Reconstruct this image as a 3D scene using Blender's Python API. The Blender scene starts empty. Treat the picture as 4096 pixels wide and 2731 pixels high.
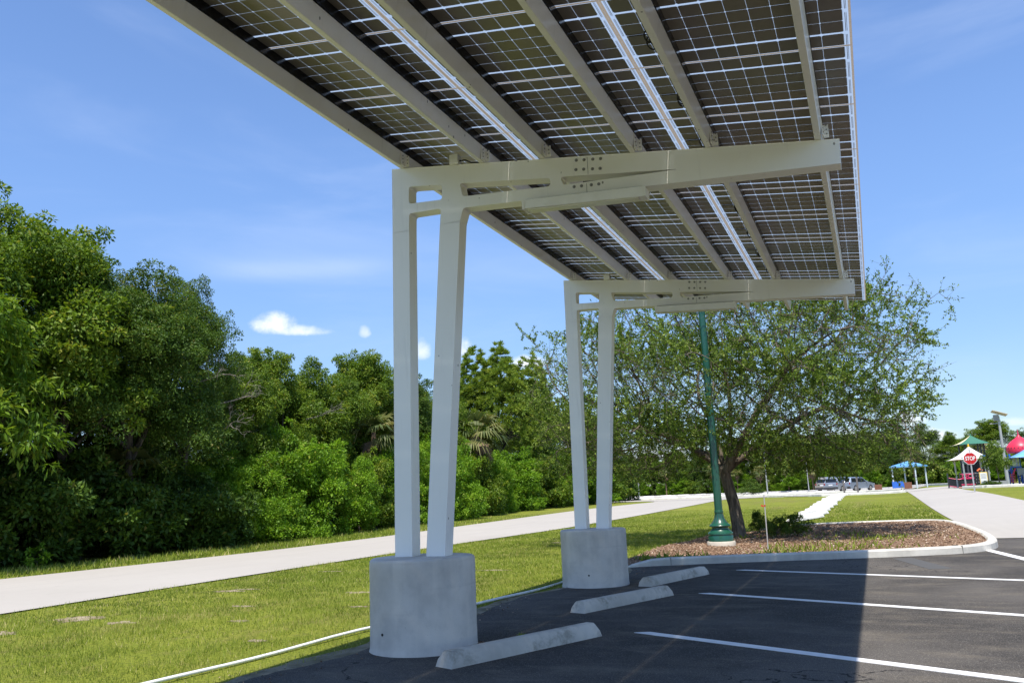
import bpy, math, random
import numpy as np
from mathutils import Vector, Matrix
from mathutils.geometry import tessellate_polygon
PI = math.pi
scn = bpy.context.scene
col = scn.collection

# ------------------------------------------------------------------ camera
cam_d = bpy.data.cameras.new('camera')
cam = bpy.data.objects.new('camera', cam_d); col.objects.link(cam)
cam_d.sensor_width = 36.0; cam_d.sensor_fit = 'HORIZONTAL'
cam_d.lens = 29.45
cam_d.clip_start = .05; cam_d.clip_end = 3000
cam.matrix_world = Matrix(((0.91837, 0.10974, 0.38019, 4.8915), (0.39353, -0.15259, -0.90656, -7.7251),
                           (-0.04148, 0.98218, -0.18332, 1.4443), (0, 0, 0, 1)))
scn.camera = cam
# ------------------------------------------------------------------ world, sun, exposure
SUN_TO = Vector((.105, -.42, 1.0)).normalized()
world = bpy.data.worlds.new('World'); scn.world = world; world.use_nodes = True
wn = world.node_tree; wn.nodes.clear()

class NT:
    """small helper to write node trees"""
    def __init__(s, tree): s.t = tree
    def n(s, typ, **kw):
        d = s.t.nodes.new(typ)
        for k, v in kw.items():
            if k.startswith('_'): setattr(d, k[1:], v)
        return d
    def link(s, a, b): s.t.links.new(a, b)
    def put(s, inp, v):
        if v is None: return
        if hasattr(v, 'is_linked') or isinstance(v, bpy.types.NodeSocket): s.link(v, inp)
        else: inp.default_value = v
    def math(s, op, a, b=None, c=None, clamp=False):
        d = s.t.nodes.new('ShaderNodeMath'); d.operation = op; d.use_clamp = clamp
        s.put(d.inputs[0], a); s.put(d.inputs[1], b); s.put(d.inputs[2], c)
        return d.outputs[0]
    def mix(s, f, a, b):
        d = s.t.nodes.new('ShaderNodeMix'); d.data_type = 'RGBA'
        s.put(d.inputs[0], f); s.put(d.inputs[6], a); s.put(d.inputs[7], b)
        return d.outputs[2]
    def noise(s, vec, scale, detail=4, rough=.55, dist=0.):
        d = s.t.nodes.new('ShaderNodeTexNoise')
        if vec is not None: s.link(vec, d.inputs['Vector'])
        d.inputs['Scale'].default_value = scale; d.inputs['Detail'].default_value = detail
        d.inputs['Roughness'].default_value = rough; d.inputs['Distortion'].default_value = dist
        return d.outputs[0]
    def ss(s, x, lo, hi):
        d = s.t.nodes.new('ShaderNodeMapRange'); d.interpolation_type = 'SMOOTHSTEP'
        s.put(d.inputs[0], x); d.inputs[1].default_value = lo; d.inputs[2].default_value = hi
        d.inputs[3].default_value = 0; d.inputs[4].default_value = 1
        return d.outputs[0]
    def mapping(s, vec, scale=(1, 1, 1), loc=(0, 0, 0), rot=(0, 0, 0)):
        d = s.t.nodes.new('ShaderNodeMapping'); s.link(vec, d.inputs[0])
        d.inputs['Scale'].default_value = scale; d.inputs['Location'].default_value = loc; d.inputs['Rotation'].default_value = rot
        return d.outputs[0]

W = NT(wn)
sky = W.n('ShaderNodeTexSky', _sky_type='NISHITA', _sun_disc=False)
sky.sun_elevation = math.asin(SUN_TO.z); sky.sun_rotation = math.atan2(SUN_TO.x, SUN_TO.y)
sky.altitude = 0; sky.air_density = 1.0; sky.dust_density = .15; sky.ozone_density = 2.0
SKY_K = .138
tc = W.n('ShaderNodeTexCoord'); sep = W.n('ShaderNodeSeparateXYZ'); W.link(tc.outputs['Generated'], sep.inputs[0])
az = W.math('MULTIPLY', W.math('ARCTAN2', sep.outputs[0], sep.outputs[1]), 180 / PI)
el = W.math('MULTIPLY', W.math('ARCSINE', sep.outputs[2]), 180 / PI)
cn = W.noise(tc.outputs['Generated'], 26, 7, .6)
cn2 = W.noise(tc.outputs['Generated'], 90, 5, .6)
fluff = W.math('ADD', W.math('SUBTRACT', cn, .5), W.math('MULTIPLY', W.math('SUBTRACT', cn2, .5), .5))
# azimuth, elevation, half width, half height, density of each small cumulus
CUM = [(-38.9, 11.8, 1.35, .80, .95), (-37.6, 11.5, 2.0, .42, .8), (-26.6, 10.1, 1.0, .8, 1.), (-32.9, 11.35, .35, .45, .5), (-29.0, 10.0, .5, .8, .7),
       (-21.6, 9.0, 1.2, .5, .9), (2.3, 3.7, .9, .6, .8), (3.4, 2.55, 1.3, .5, .85), (7.7, 3.1, 1.0, .3, .45), (6.8, 2.7, .7, .3, .35),
       (6.0, 2.3, .9, .35, .5), (8.6, 2.2, .9, .35, .5), (-13.5, 2.4, 2.2, .8, .9), (-17.5, 2.8, 2., .9, .8), (-7, 2.4, 2.2, .6, .7), (-1.5, 3.0, 1.2, .4, .5), (.5, 2.1, 1.4, .35, .5)]
mask = None
for a0, e0, w, h, k in CUM:
    u = W.math('DIVIDE', W.math('SUBTRACT', az, a0), w)
    ve = W.math('SUBTRACT', el, e0)
    v = W.math('DIVIDE', W.math('ADD', W.math('MAXIMUM', ve, 0.), W.math('MULTIPLY', W.math('MINIMUM', ve, 0.), 1.7)), h)
    d2 = W.math('ADD', W.math('MULTIPLY', u, u), W.math('MULTIPLY', v, v))
    m = W.math('MULTIPLY', W.ss(W.math('ADD', W.math('SUBTRACT', 1., d2), W.math('MULTIPLY', fluff, 3.4)), -.8, 1.5), k)
    mask = m if mask is None else W.math('MAXIMUM', mask, m)
# thin high cirrus in long streaks
cv = W.n('ShaderNodeCombineXYZ'); W.link(az, cv.inputs[0]); W.link(el, cv.inputs[1])
cm = W.mapping(cv.outputs[0], (.035, .16, 1), (2.3, .4, 0), (0, 0, -.10))
cir = W.ss(W.noise(cm, 1.0, 6, .55, .6), .44, .80)
streak_d = W.math('SUBTRACT', el, W.math('ADD', 15.6, W.math('MULTIPLY', W.math('ADD', az, 37.), .055)))
streak = W.math('MULTIPLY', W.math('POWER', 2.718, W.math('MULTIPLY', W.math('MULTIPLY', streak_d, streak_d), -2.2)), W.ss(W.math('ABSOLUTE', W.math('ADD', az, 37.)), 9., 2.))
cir = W.math('ADD', W.math('MULTIPLY', cir, .20), W.math('MULTIPLY', streak, .24), clamp=True)
skyc = W.n('ShaderNodeVectorMath', _operation='MULTIPLY'); W.link(sky.outputs[0], skyc.inputs[0]); skyc.inputs[1].default_value = (SKY_K * .92, SKY_K * 1.03, SKY_K * 1.22)
hz = W.math('ADD', .62, W.math('MULTIPLY', W.ss(el, -2., 24.), .38))
skh = W.n('ShaderNodeVectorMath', _operation='SCALE'); W.link(skyc.outputs[0], skh.inputs[0]); W.link(hz, skh.inputs['Scale'])
c1 = W.mix(cir, skh.outputs[0], (.60, .70, .92, 1))
c2 = W.mix(mask, c1, (.90, .92, .96, 1))
bg = W.n('ShaderNodeBackground'); W.link(c2, bg.inputs[0]); bg.inputs[1].default_value = 1.0
wo = W.n('ShaderNodeOutputWorld'); W.link(bg.outputs[0], wo.inputs[0])

sun_d = bpy.data.lights.new('sun', 'SUN'); sun_d.energy = 5.0; sun_d.angle = math.radians(.53); sun_d.color = (1, .945, .855)
sun = bpy.data.objects.new('sun', sun_d); col.objects.link(sun)
sun.rotation_euler = (-SUN_TO).to_track_quat('-Z', 'Y').to_euler(); sun.location = (0, 0, 60)
scn.view_settings.view_transform = 'Standard'; scn.view_settings.look = 'None'
scn.view_settings.exposure = .44; scn.view_settings.gamma = 1
scn.render.engine = 'CYCLES'
scn.cycles.transparent_max_bounces = 16; scn.cycles.max_bounces = 8

# ------------------------------------------------------------------ materials
MAT = {}
def new_mat(name):
    m = bpy.data.materials.new(name); m.use_nodes = True; m.node_tree.nodes.clear()
    N = NT(m.node_tree); N.out = N.n('ShaderNodeOutputMaterial'); N.tc = N.n('ShaderNodeTexCoord'); N.obj = N.tc.outputs['Object']
    MAT[name] = m; return m, N
def bsdf(N, colr, rough=.6, spec=.5, metal=0., bump=None, bstr=.3, bdist=.01, coat=0.):
    b = N.n('ShaderNodeBsdfPrincipled'); N.put(b.inputs['Base Color'], colr); N.put(b.inputs['Roughness'], rough)
    b.inputs['Specular IOR Level'].default_value = spec; b.inputs['Metallic'].default_value = metal; b.inputs['Coat Weight'].default_value = coat
    if bump is not None:
        bp = N.n('ShaderNodeBump'); N.link(bump, bp.inputs['Height']); bp.inputs['Strength'].default_value = bstr; bp.inputs['Distance'].default_value = bdist
        N.link(bp.outputs[0], b.inputs['Normal'])
    return b
def C4(c): return (c[0], c[1], c[2], 1)
def simple(name, c, rough=.5, spec=.5, metal=0., var=.12, scale=6., coat=0.):
    m, N = new_mat(name)
    nz = N.noise(N.obj, scale, 5)
    c0 = C4([x * (1 - var) for x in c]); c1_ = C4([min(1, x * (1 + var)) for x in c])
    b = bsdf(N, N.mix(nz, c0, c1_), rough, spec, metal, coat=coat)
    N.link(b.outputs[0], N.out.inputs[0]); return m

def mk_paint(name, c, rough=.34):
    m, N = new_mat(name)
    n1 = N.noise(N.obj, 2.2, 4); n2 = N.noise(N.mapping(N.obj, (14, 14, 1.2)), 1., 4)
    vo = N.n('ShaderNodeTexVoronoi'); N.link(N.mapping(N.obj, (9, 9, 6)), vo.inputs['Vector']); vo.inputs['Scale'].default_value = 1.
    dirt = N.math('MULTIPLY', N.math('LESS_THAN', vo.outputs[0], .085), N.ss(N.noise(N.obj, 3., 2), .50, .56))
    st = N.math('MULTIPLY', N.ss(n2, .56, .80), .26)
    cc = N.mix(n1, C4([x * .95 for x in c]), C4([min(1, x * 1.03) for x in c]))
    cc = N.mix(st, cc, C4([x * .6 for x in c]))
    cc = N.mix(N.math('MULTIPLY', dirt, .85), cc, (.16, .15, .13, 1))
    b = bsdf(N, cc, rough, .5); N.link(b.outputs[0], N.out.inputs[0]); return m
mk_paint('white_paint', (.89, .86, .805)); mk_paint('purlin_paint', (.89, .855, .79), .3)
simple('black_rail', (.006, .006, .007), .22, .5)
simple('bolt_metal', (.30, .29, .27), .45, .5, .7)
simple('rubber', (.015, .015, .016), .6)

def mk_concrete(name, c, moss=0.):
    m, N = new_mat(name)
    n1 = N.noise(N.obj, 1.6, 5, .6); n2 = N.noise(N.obj, 9, 5, .65); n3 = N.noise(N.obj, 70, 3, .6)
    streak = N.noise(N.mapping(N.obj, (6, 6, .6)), 1., 4)
    rings = N.noise(N.mapping(N.obj, (.8, .8, 14)), 1., 5, .6, .4)
    cc = N.mix(N.ss(n1, .3, .7), C4([x * .80 for x in c]), C4([x * 1.12 for x in c]))
    cc = N.mix(N.math('MULTIPLY', N.ss(n2, .5, .75), .35), cc, C4([x * .72 for x in c]))
    cc = N.mix(N.math('MULTIPLY', N.ss(streak, .52, .72), .35), cc, C4([c[0] * 1.22, c[1] * 1.20, c[2] * 1.16]))
    cc = N.mix(N.math('MULTIPLY', N.ss(rings, .55, .8), .22), cc, C4([x * .62 for x in c]))
    pit = N.ss(N.noise(N.obj, 26, 2, .5), .73, .78)
    cc = N.mix(N.math('MULTIPLY', pit, .5), cc, C4([x * .35 for x in c]))
    if moss:
        mo = N.ss(N.noise(N.obj, 3.0, 6, .72), .50, .70)
        cc = N.mix(N.math('MULTIPLY', mo, moss), cc, (.13, .12, .085, 1))
    h = N.math('ADD', n3, N.math('MULTIPLY', pit, -1.5))
    b = bsdf(N, cc, .85, .3, bump=h, bstr=.35, bdist=.004); N.link(b.outputs[0], N.out.inputs[0]); return m
mk_concrete('footing_concrete', (.63, .575, .50)); mk_concrete('stop_concrete', (.56, .51, .43), .6); mk_concrete('kerb_concrete', (.58, .55, .48), .12)
mk_concrete('pad_concrete', (.5, .45, .37)); mk_concrete('white_concrete', (.70, .68, .63))

def mk_asphalt():
    m, N = new_mat('asphalt')
    big = N.noise(N.obj, .35, 5, .6, .5); mid = N.noise(N.mapping(N.obj, (1, 2.2, 1), (0, 0, 0), (0, 0, .35)), 1.0, 6, .68, .3); fine = N.noise(N.obj, 190, 2, .6); spk = N.noise(N.obj, 95, 2, .5); grit = N.noise(N.obj, 48, 2, .5)
    cc = N.mix(N.ss(big, .35, .7), (.058, .053, .048, 1), (.135, .122, .108, 1))
    dust = N.math('MULTIPLY', N.ss(mid, .46, .74), .8)
    cc = N.mix(dust, cc, (.20, .172, .135, 1))
    cc = N.mix(N.math('MULTIPLY', N.ss(spk, .55, .66), .6), cc, (.27, .245, .21, 1))
    cc = N.mix(N.math('MULTIPLY', N.ss(grit, .66, .72), .55), cc, (.36, .33, .28, 1))
    cc = N.mix(N.math('MULTIPLY', N.ss(fine, .62, .42), .4), cc, (.010, .010, .012, 1))
    vo = N.n('ShaderNodeTexVoronoi', _feature='DISTANCE_TO_EDGE'); N.link(N.mapping(N.obj, (1, 1, 1)), vo.inputs['Vector']); vo.inputs['Scale'].default_value = .42
    nzv = N.n('ShaderNodeVectorMath', _operation='ADD'); nn_ = N.n('ShaderNodeTexNoise'); N.link(N.obj, nn_.inputs['Vector']); nn_.inputs['Scale'].default_value = 2.2; nn_.inputs['Detail'].default_value = 5
    N.link(N.obj, nzv.inputs[0]); N.link(nn_.outputs[1], nzv.inputs[1]); N.link(nzv.outputs[0], vo.inputs['Vector'])
    crack = N.math('MULTIPLY', N.math('LESS_THAN', vo.outputs[0], .004), N.ss(big, .5, .62))
    cc = N.mix(N.math('MULTIPLY', crack, .75), cc, (.008, .008, .009, 1))
    b = bsdf(N, cc, .85, .12, bump=N.math('ADD', fine, N.math('ADD', spk, grit)), bstr=.8, bdist=.006); N.link(b.outputs[0], N.out.inputs[0])
mk_asphalt()
def mk_road():
    m, N = new_mat('pale_road')
    n1 = N.noise(N.obj, .25, 5, .6); n2 = N.noise(N.obj, 3.5, 5, .6); n3 = N.noise(N.obj, 70, 3, .6)
    lane = N.noise(N.mapping(N.obj, (1.2, .08, 1)), 1., 4)
    cc = N.mix(n1, (.345, .318, .28, 1), (.43, .40, .355, 1))
    cc = N.mix(N.math('MULTIPLY', N.ss(n2, .5, .8), .25), cc, (.28, .255, .23, 1))
    cc = N.mix(N.math('MULTIPLY', N.ss(lane, .52, .75), .25), cc, (.30, .28, .255, 1))
    cc = N.mix(N.math('MULTIPLY', N.ss(n3, .58, .7), .3), cc, (.52, .49, .45, 1))
    b = bsdf(N, cc, .85, .3, bump=n3, bstr=.35, bdist=.004); N.link(b.outputs[0], N.out.inputs[0])
mk_road()
def mk_line():
    m, N = new_mat('line_paint')
    n1 = N.noise(N.obj, 120, 3, .6); n2 = N.noise(N.obj, 5, 4)
    w = N.ss(N.math('ADD', n1, N.math('MULTIPLY', n2, .4)), .86, .98)
    cc = N.mix(N.math('MULTIPLY', w, .7), (.76, .75, .73, 1), (.17, .165, .16, 1))
    b = bsdf(N, cc, .7, .35, bump=n1, bstr=.4, bdist=.003); N.link(b.outputs[0], N.out.inputs[0])
mk_line()
def mk_lawn():
    m, N = new_mat('lawn_ground')
    n1 = N.noise(N.obj, .22, 5, .6, .4); n2 = N.noise(N.obj, 2.2, 6, .65); n3 = N.noise(N.obj, 26, 4, .65); n4 = N.noise(N.mapping(N.obj, (.55, .12, 1)), 1., 4)
    cc = N.mix(N.ss(n1, .3, .7), (.17, .205, .024, 1), (.24, .26, .036, 1))
    cc = N.mix(N.math('MULTIPLY', N.ss(n2, .48, .75), .55), cc, (.22, .18, .075, 1))
    cc = N.mix(N.math('MULTIPLY', N.ss(n4, .5, .72), .45), cc, (.21, .165, .07, 1))
    cc = N.mix(N.math('MULTIPLY', N.ss(n3, .55, .35), .6), cc, (.05, .065, .014, 1))
    b = bsdf(N, cc, .95, .1, bump=N.math('ADD', n3, n2), bstr=.9, bdist=.05); N.link(b.outputs[0], N.out.inputs[0])
mk_lawn()
def mk_sand(name, c0, c1_):
    m, N = new_mat(name)
    n1 = N.noise(N.obj, 3, 6, .7); n2 = N.noise(N.obj, 60, 3, .6)
    cc = N.mix(N.ss(n1, .3, .7), C4(c0), C4(c1_)); cc = N.mix(N.math('MULTIPLY', N.ss(n2, .55, .7), .4), cc, C4([x * .45 for x in c0]))
    b = bsdf(N, cc, .95, .15, bump=n2, bstr=.6, bdist=.01); N.link(b.outputs[0], N.out.inputs[0])
mk_sand('sandy_soil', (.20, .155, .09), (.36, .30, .21)); mk_sand('mulch_soil', (.12, .070, .042), (.27, .165, .105)); mk_sand('dirt_edge', (.14, .125, .075), (.30, .26, .19))

def mk_attr(name, stops, rough=.5, trans=.3, spec=.35):
    """leaf-like material: every leaf carries its own tone in a point attribute"""
    m, N = new_mat(name)
    at = N.n('ShaderNodeAttribute', _attribute_name='tone')
    r = N.n('ShaderNodeValToRGB'); N.link(at.outputs['Fac'], r.inputs[0])
    e = r.color_ramp.elements
    while len(e) < len(stops): e.new(.5)
    for i, (p, c) in enumerate(stops): e[i].position = p; e[i].color = C4(c)
    b = bsdf(N, r.outputs[0], rough + .08, spec * .55)
    if trans:
        t = N.n('ShaderNodeBsdfTranslucent')
        tcx = N.n('ShaderNodeMix', _data_type='RGBA', _blend_type='MULTIPLY'); tcx.inputs[0].default_value = 1
        N.link(r.outputs[0], tcx.inputs[6]); tcx.inputs[7].default_value = (1.5, 1.5, .7, 1); N.link(tcx.outputs[2], t.inputs[0])
        x = N.n('ShaderNodeMixShader'); x.inputs[0].default_value = trans
        N.link(b.outputs[0], x.inputs[1]); N.link(t.outputs[0], x.inputs[2]); N.link(x.outputs[0], N.out.inputs[0])
    else: N.link(b.outputs[0], N.out.inputs[0])
    return m
mk_attr('tree_leaf', [(0, (0.043, 0.084, 0.010)), (.5, (0.108, 0.183, 0.018)), (.85, (0.180, 0.251, 0.024)), (1, (0.288, 0.274, 0.039))], .42, .28)
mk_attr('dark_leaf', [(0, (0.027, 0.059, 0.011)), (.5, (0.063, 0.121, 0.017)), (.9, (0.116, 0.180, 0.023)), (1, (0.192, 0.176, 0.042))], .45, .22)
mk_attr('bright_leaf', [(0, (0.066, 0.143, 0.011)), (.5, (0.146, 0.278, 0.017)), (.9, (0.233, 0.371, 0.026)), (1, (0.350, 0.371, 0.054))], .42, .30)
mk_attr('yellow_leaf', [(0, (0.058, 0.125, 0.011)), (.5, (0.121, 0.206, 0.018)), (1, (0.254, 0.312, 0.041))], .4, .33)
mk_attr('oak_leaf', [(0, (0.058, 0.103, 0.018)), (.5, (0.136, 0.212, 0.033)), (.85, (0.233, 0.311, 0.057)), (1, (0.399, 0.452, 0.138))], .5, .25, .18)
mk_attr('pine_needle', [(0, (0.074, 0.134, 0.018)), (.5, (0.185, 0.267, 0.032)), (1, (0.370, 0.401, 0.064))], .5, .2)
mk_attr('palm_frond', [(0, (.045, .070, .020)), (.5, (.10, .135, .045)), (.8, (.18, .18, .06)), (1, (.24, .20, .10))], .38, .25)
mk_attr('dead_frond', [(0, (.13, .09, .06)), (1, (.30, .22, .15))], .8, .1)
mk_attr('grass_blade', [(0, (0.123, 0.167, 0.022)), (.5, (0.231, 0.290, 0.038)), (.85, (0.343, 0.368, 0.072)), (1, (0.515, 0.445, 0.200))], .5, .3)
mk_attr('mulch_chip', [(0, (0.095, 0.058, 0.038)), (.5, (0.287, 0.188, 0.120)), (.9, (0.459, 0.327, 0.227)), (1, (0.765, 0.668, 0.541))], .9, 0.)
def mk_bark(name, c):
    m, N = new_mat(name)
    n1 = N.noise(N.mapping(N.obj, (14, 14, 2.2)), 1., 6, .7, .6); n2 = N.noise(N.obj, 3, 4)
    cc = N.mix(N.ss(n1, .35, .65), C4([x * .45 for x in c]), C4([x * 1.3 for x in c])); cc = N.mix(N.math('MULTIPLY', N.ss(n2, .5, .7), .3), cc, C4((.24, .23, .20)))
    b = bsdf(N, cc, .9, .2, bump=n1, bstr=.9, bdist=.03); N.link(b.outputs[0], N.out.inputs[0])
mk_bark('oak_bark', (.155, .125, .095)); mk_bark('forest_bark', (.085, .072, .058)); mk_bark('dead_bark', (.22, .20, .17)); mk_bark('palm_bark', (.20, .13, .09))

def mk_panel():
    """underside of a glass-glass module: cells, clear gaps between them, gaskets at the long ends"""
    m, N = new_mat('module_cells')
    sp = N.n('ShaderNodeSeparateXYZ'); N.link(N.obj, sp.inputs[0]); x, y = sp.outputs[0], sp.outputs[1]
    def band(v, c, hw): return N.math('LESS_THAN', N.math('ABSOLUTE', N.math('SUBTRACT', v, c)), hw)
    mx = lambda *a: a[0] if len(a) == 1 else N.math('MAXIMUM', a[0], mx(*a[1:]))
    fx = N.math('DIVIDE', N.math('ADD', x, .79), .158)
    dx = N.math('MULTIPLY', N.math('ABSOLUTE', N.math('SUBTRACT', N.math('FRACT', N.math('ADD', fx, .5)), .5)), .158)
    ly = N.math('DIVIDE', N.math('ADD', y, .332), .166)      # four inner rows
    inner = N.math('LESS_THAN', N.math('ABSOLUTE', y), .333)
    dy = N.math('MULTIPLY', N.math('ABSOLUTE', N.math('SUBTRACT', N.math('FRACT', N.math('ADD', ly, .5)), .5)), .166)
    dy = N.math('ADD', dy, N.math('MULTIPLY', N.math('SUBTRACT', 1., inner), 1.))
    thin = mx(N.math('LESS_THAN', dx, .0011), N.math('LESS_THAN', dy, .0011), N.math('LESS_THAN', N.math('ADD', dx, dy), .0095))
    thick = mx(band(y, -.345, .0108), band(y, .345, .0108))
    # rounded cell corners at the thick bars
    dthick = N.math('ABSOLUTE', N.math('SUBTRACT', N.math('ABSOLUTE', y), .345))
    corner = N.math('LESS_THAN', N.math('ADD', dx, dthick), .024)
    endx = N.math('GREATER_THAN', N.math('ABSOLUTE', x), .792)
    bus = mx(band(N.math('ABSOLUTE', x), .806, .0022), band(N.math('ABSOLUTE', x), .815, .0016))
    busg = N.math('MULTIPLY', bus, N.math('GREATER_THAN', N.math('FRACT', N.math('MULTIPLY', y, 3.1)), .16))
    edgey = N.math('GREATER_THAN', N.math('ABSOLUTE', y), .536)
    gap = N.math('MULTIPLY', mx(thin, thick, corner, endx, edgey), N.math('SUBTRACT', 1., busg))
    nz = N.noise(N.obj, 1.3, 4); fing = N.noise(N.mapping(N.obj, (1.5, 220, 1)), 1., 2)
    cellc = N.mix(nz, (.200, .174, .134, 1), (.25, .215, .165, 1)); cellc = N.mix(N.math('MULTIPLY', fing, .35), cellc, (.15, .13, .10, 1))
    cell = bsdf(N, cellc, .32, .45)
    tr = N.n('ShaderNodeBsdfTransparent'); tr.inputs[0].default_value = (.80, .88, .95, 1)
    tl = N.n('ShaderNodeBsdfTranslucent'); tl.inputs[0].default_value = (.235, .305, .44, 1)
    g = N.n('ShaderNodeMixShader'); g.inputs[0].default_value = .945; N.link(tr.outputs[0], g.inputs[1]); N.link(tl.outputs[0], g.inputs[2])
    s1 = N.n('ShaderNodeMixShader'); N.link(gap, s1.inputs[0]); N.link(cell.outputs[0], s1.inputs[1]); N.link(g.outputs[0], s1.inputs[2])
    # brown-stained white gaskets along the joints
    gk = mx(N.math('GREATER_THAN', N.math('ABSOLUTE', x), .830), N.math('GREATER_THAN', N.math('ABSOLUTE', y), .541))
    gn = N.noise(N.obj, 45, 3, .7)
    gb = bsdf(N, N.mix(N.ss(gn, .45, .7), (.50, .44, .40, 1), (.27, .18, .12, 1)), .6)
    tl2 = N.n('ShaderNodeBsdfTranslucent'); tl2.inputs[0].default_value = (.42, .36, .31, 1)
    gm = N.n('ShaderNodeMixShader'); gm.inputs[0].default_value = .35; N.link(gb.outputs[0], gm.inputs[1]); N.link(tl2.outputs[0], gm.inputs[2])
    s2 = N.n('ShaderNodeMixShader'); N.link(gk, s2.inputs[0]); N.link(s1.outputs[0], s2.inputs[1]); N.link(gm.outputs[0], s2.inputs[2])
    N.link(s2.outputs[0], N.out.inputs[0])
    m2, N2 = new_mat('module_glass')
    gl = N2.n('ShaderNodeBsdfGlossy'); gl.inputs['Roughness'].default_value = .03; t2 = N2.n('ShaderNodeBsdfTransparent'); t2.inputs[0].default_value = (.93, .96, .95, 1)
    fr = N2.n('ShaderNodeFresnel'); fr.inputs[0].default_value = 1.4; x2 = N2.n('ShaderNodeMixShader')
    N2.link(fr.outputs[0], x2.inputs[0]); N2.link(t2.outputs[0], x2.inputs[1]); N2.link(gl.outputs[0], x2.inputs[2]); N2.link(x2.outputs[0], N2.out.inputs[0])
mk_panel()
simple('lamp_green', (.012, .080, .050), .3, .5, 0, .12, 4, .3)
simple('pvc_white', (.78, .78, .76), .4); simple('stake_grey', (.45, .44, .42), .5); simple('ribbon_red', (.62, .02, .015), .5)
simple('sign_red', (.50, .008, .012), .4); simple('sign_white', (.82, .82, .82), .45); simple('sign_blue', (.05, .16, .50), .45); simple('sign_yellow', (.75, .55, .12), .5)
simple('steel_grey', (.42, .43, .44), .4, .5, .3); simple('dark_post', (.045, .05, .058), .45); simple('fixture_paint', (.82, .80, .75), .4)
simple('roof_blue', (.16, .40, .72), .4); simple('post_pale', (.62, .68, .74), .45); simple('board_blue', (.03, .14, .55), .5); simple('board_brown', (.20, .085, .045), .6)
simple('fabric_white', (.74, .71, .68), .8); simple('fabric_yellow', (.80, .46, .02), .7); simple('fabric_green', (.035, .16, .105), .75); simple('fabric_cream', (.80, .68, .42), .8)
simple('plastic_pink', (.62, .035, .14), .4); simple('plastic_black', (.018, .02, .026), .45); simple('plastic_red', (.70, .03, .07), .4); simple('plastic_blue', (.02, .10, .45), .4); simple('plastic_grey', (.30, .31, .33), .5)
simple('panel_tan', (.50, .44, .34), .5); simple('plastic_orange', (.75, .14, .03), .45)
simple('car_tan', (.38, .34, .28), .25, .6, .4, .05, 2, .6); simple('car_silver', (.38, .41, .45), .25, .6, .5, .05, 2, .6); simple('car_blue_silver', (.32, .38, .46), .25, .6, .5, .05, 2, .6)
simple('car_glass', (.012, .014, .018), .08, .6); simple('tyre', (.02, .02, .02), .85); simple('rim_metal', (.5, .5, .5), .3, .5, .8); simple('tail_red', (.28, .012, .012), .2); simple('trim_dark', (.05, .052, .055), .6)
simple('asphalt_old', (.085, .083, .08), .85, .3, 0, .3, 30); simple('wood_grey', (.13, .12, .11), .8); simple('flower_yellow', (.6, .42, .03), .6); simple('lamp_glass', (.7, .68, .6), .3)

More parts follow.
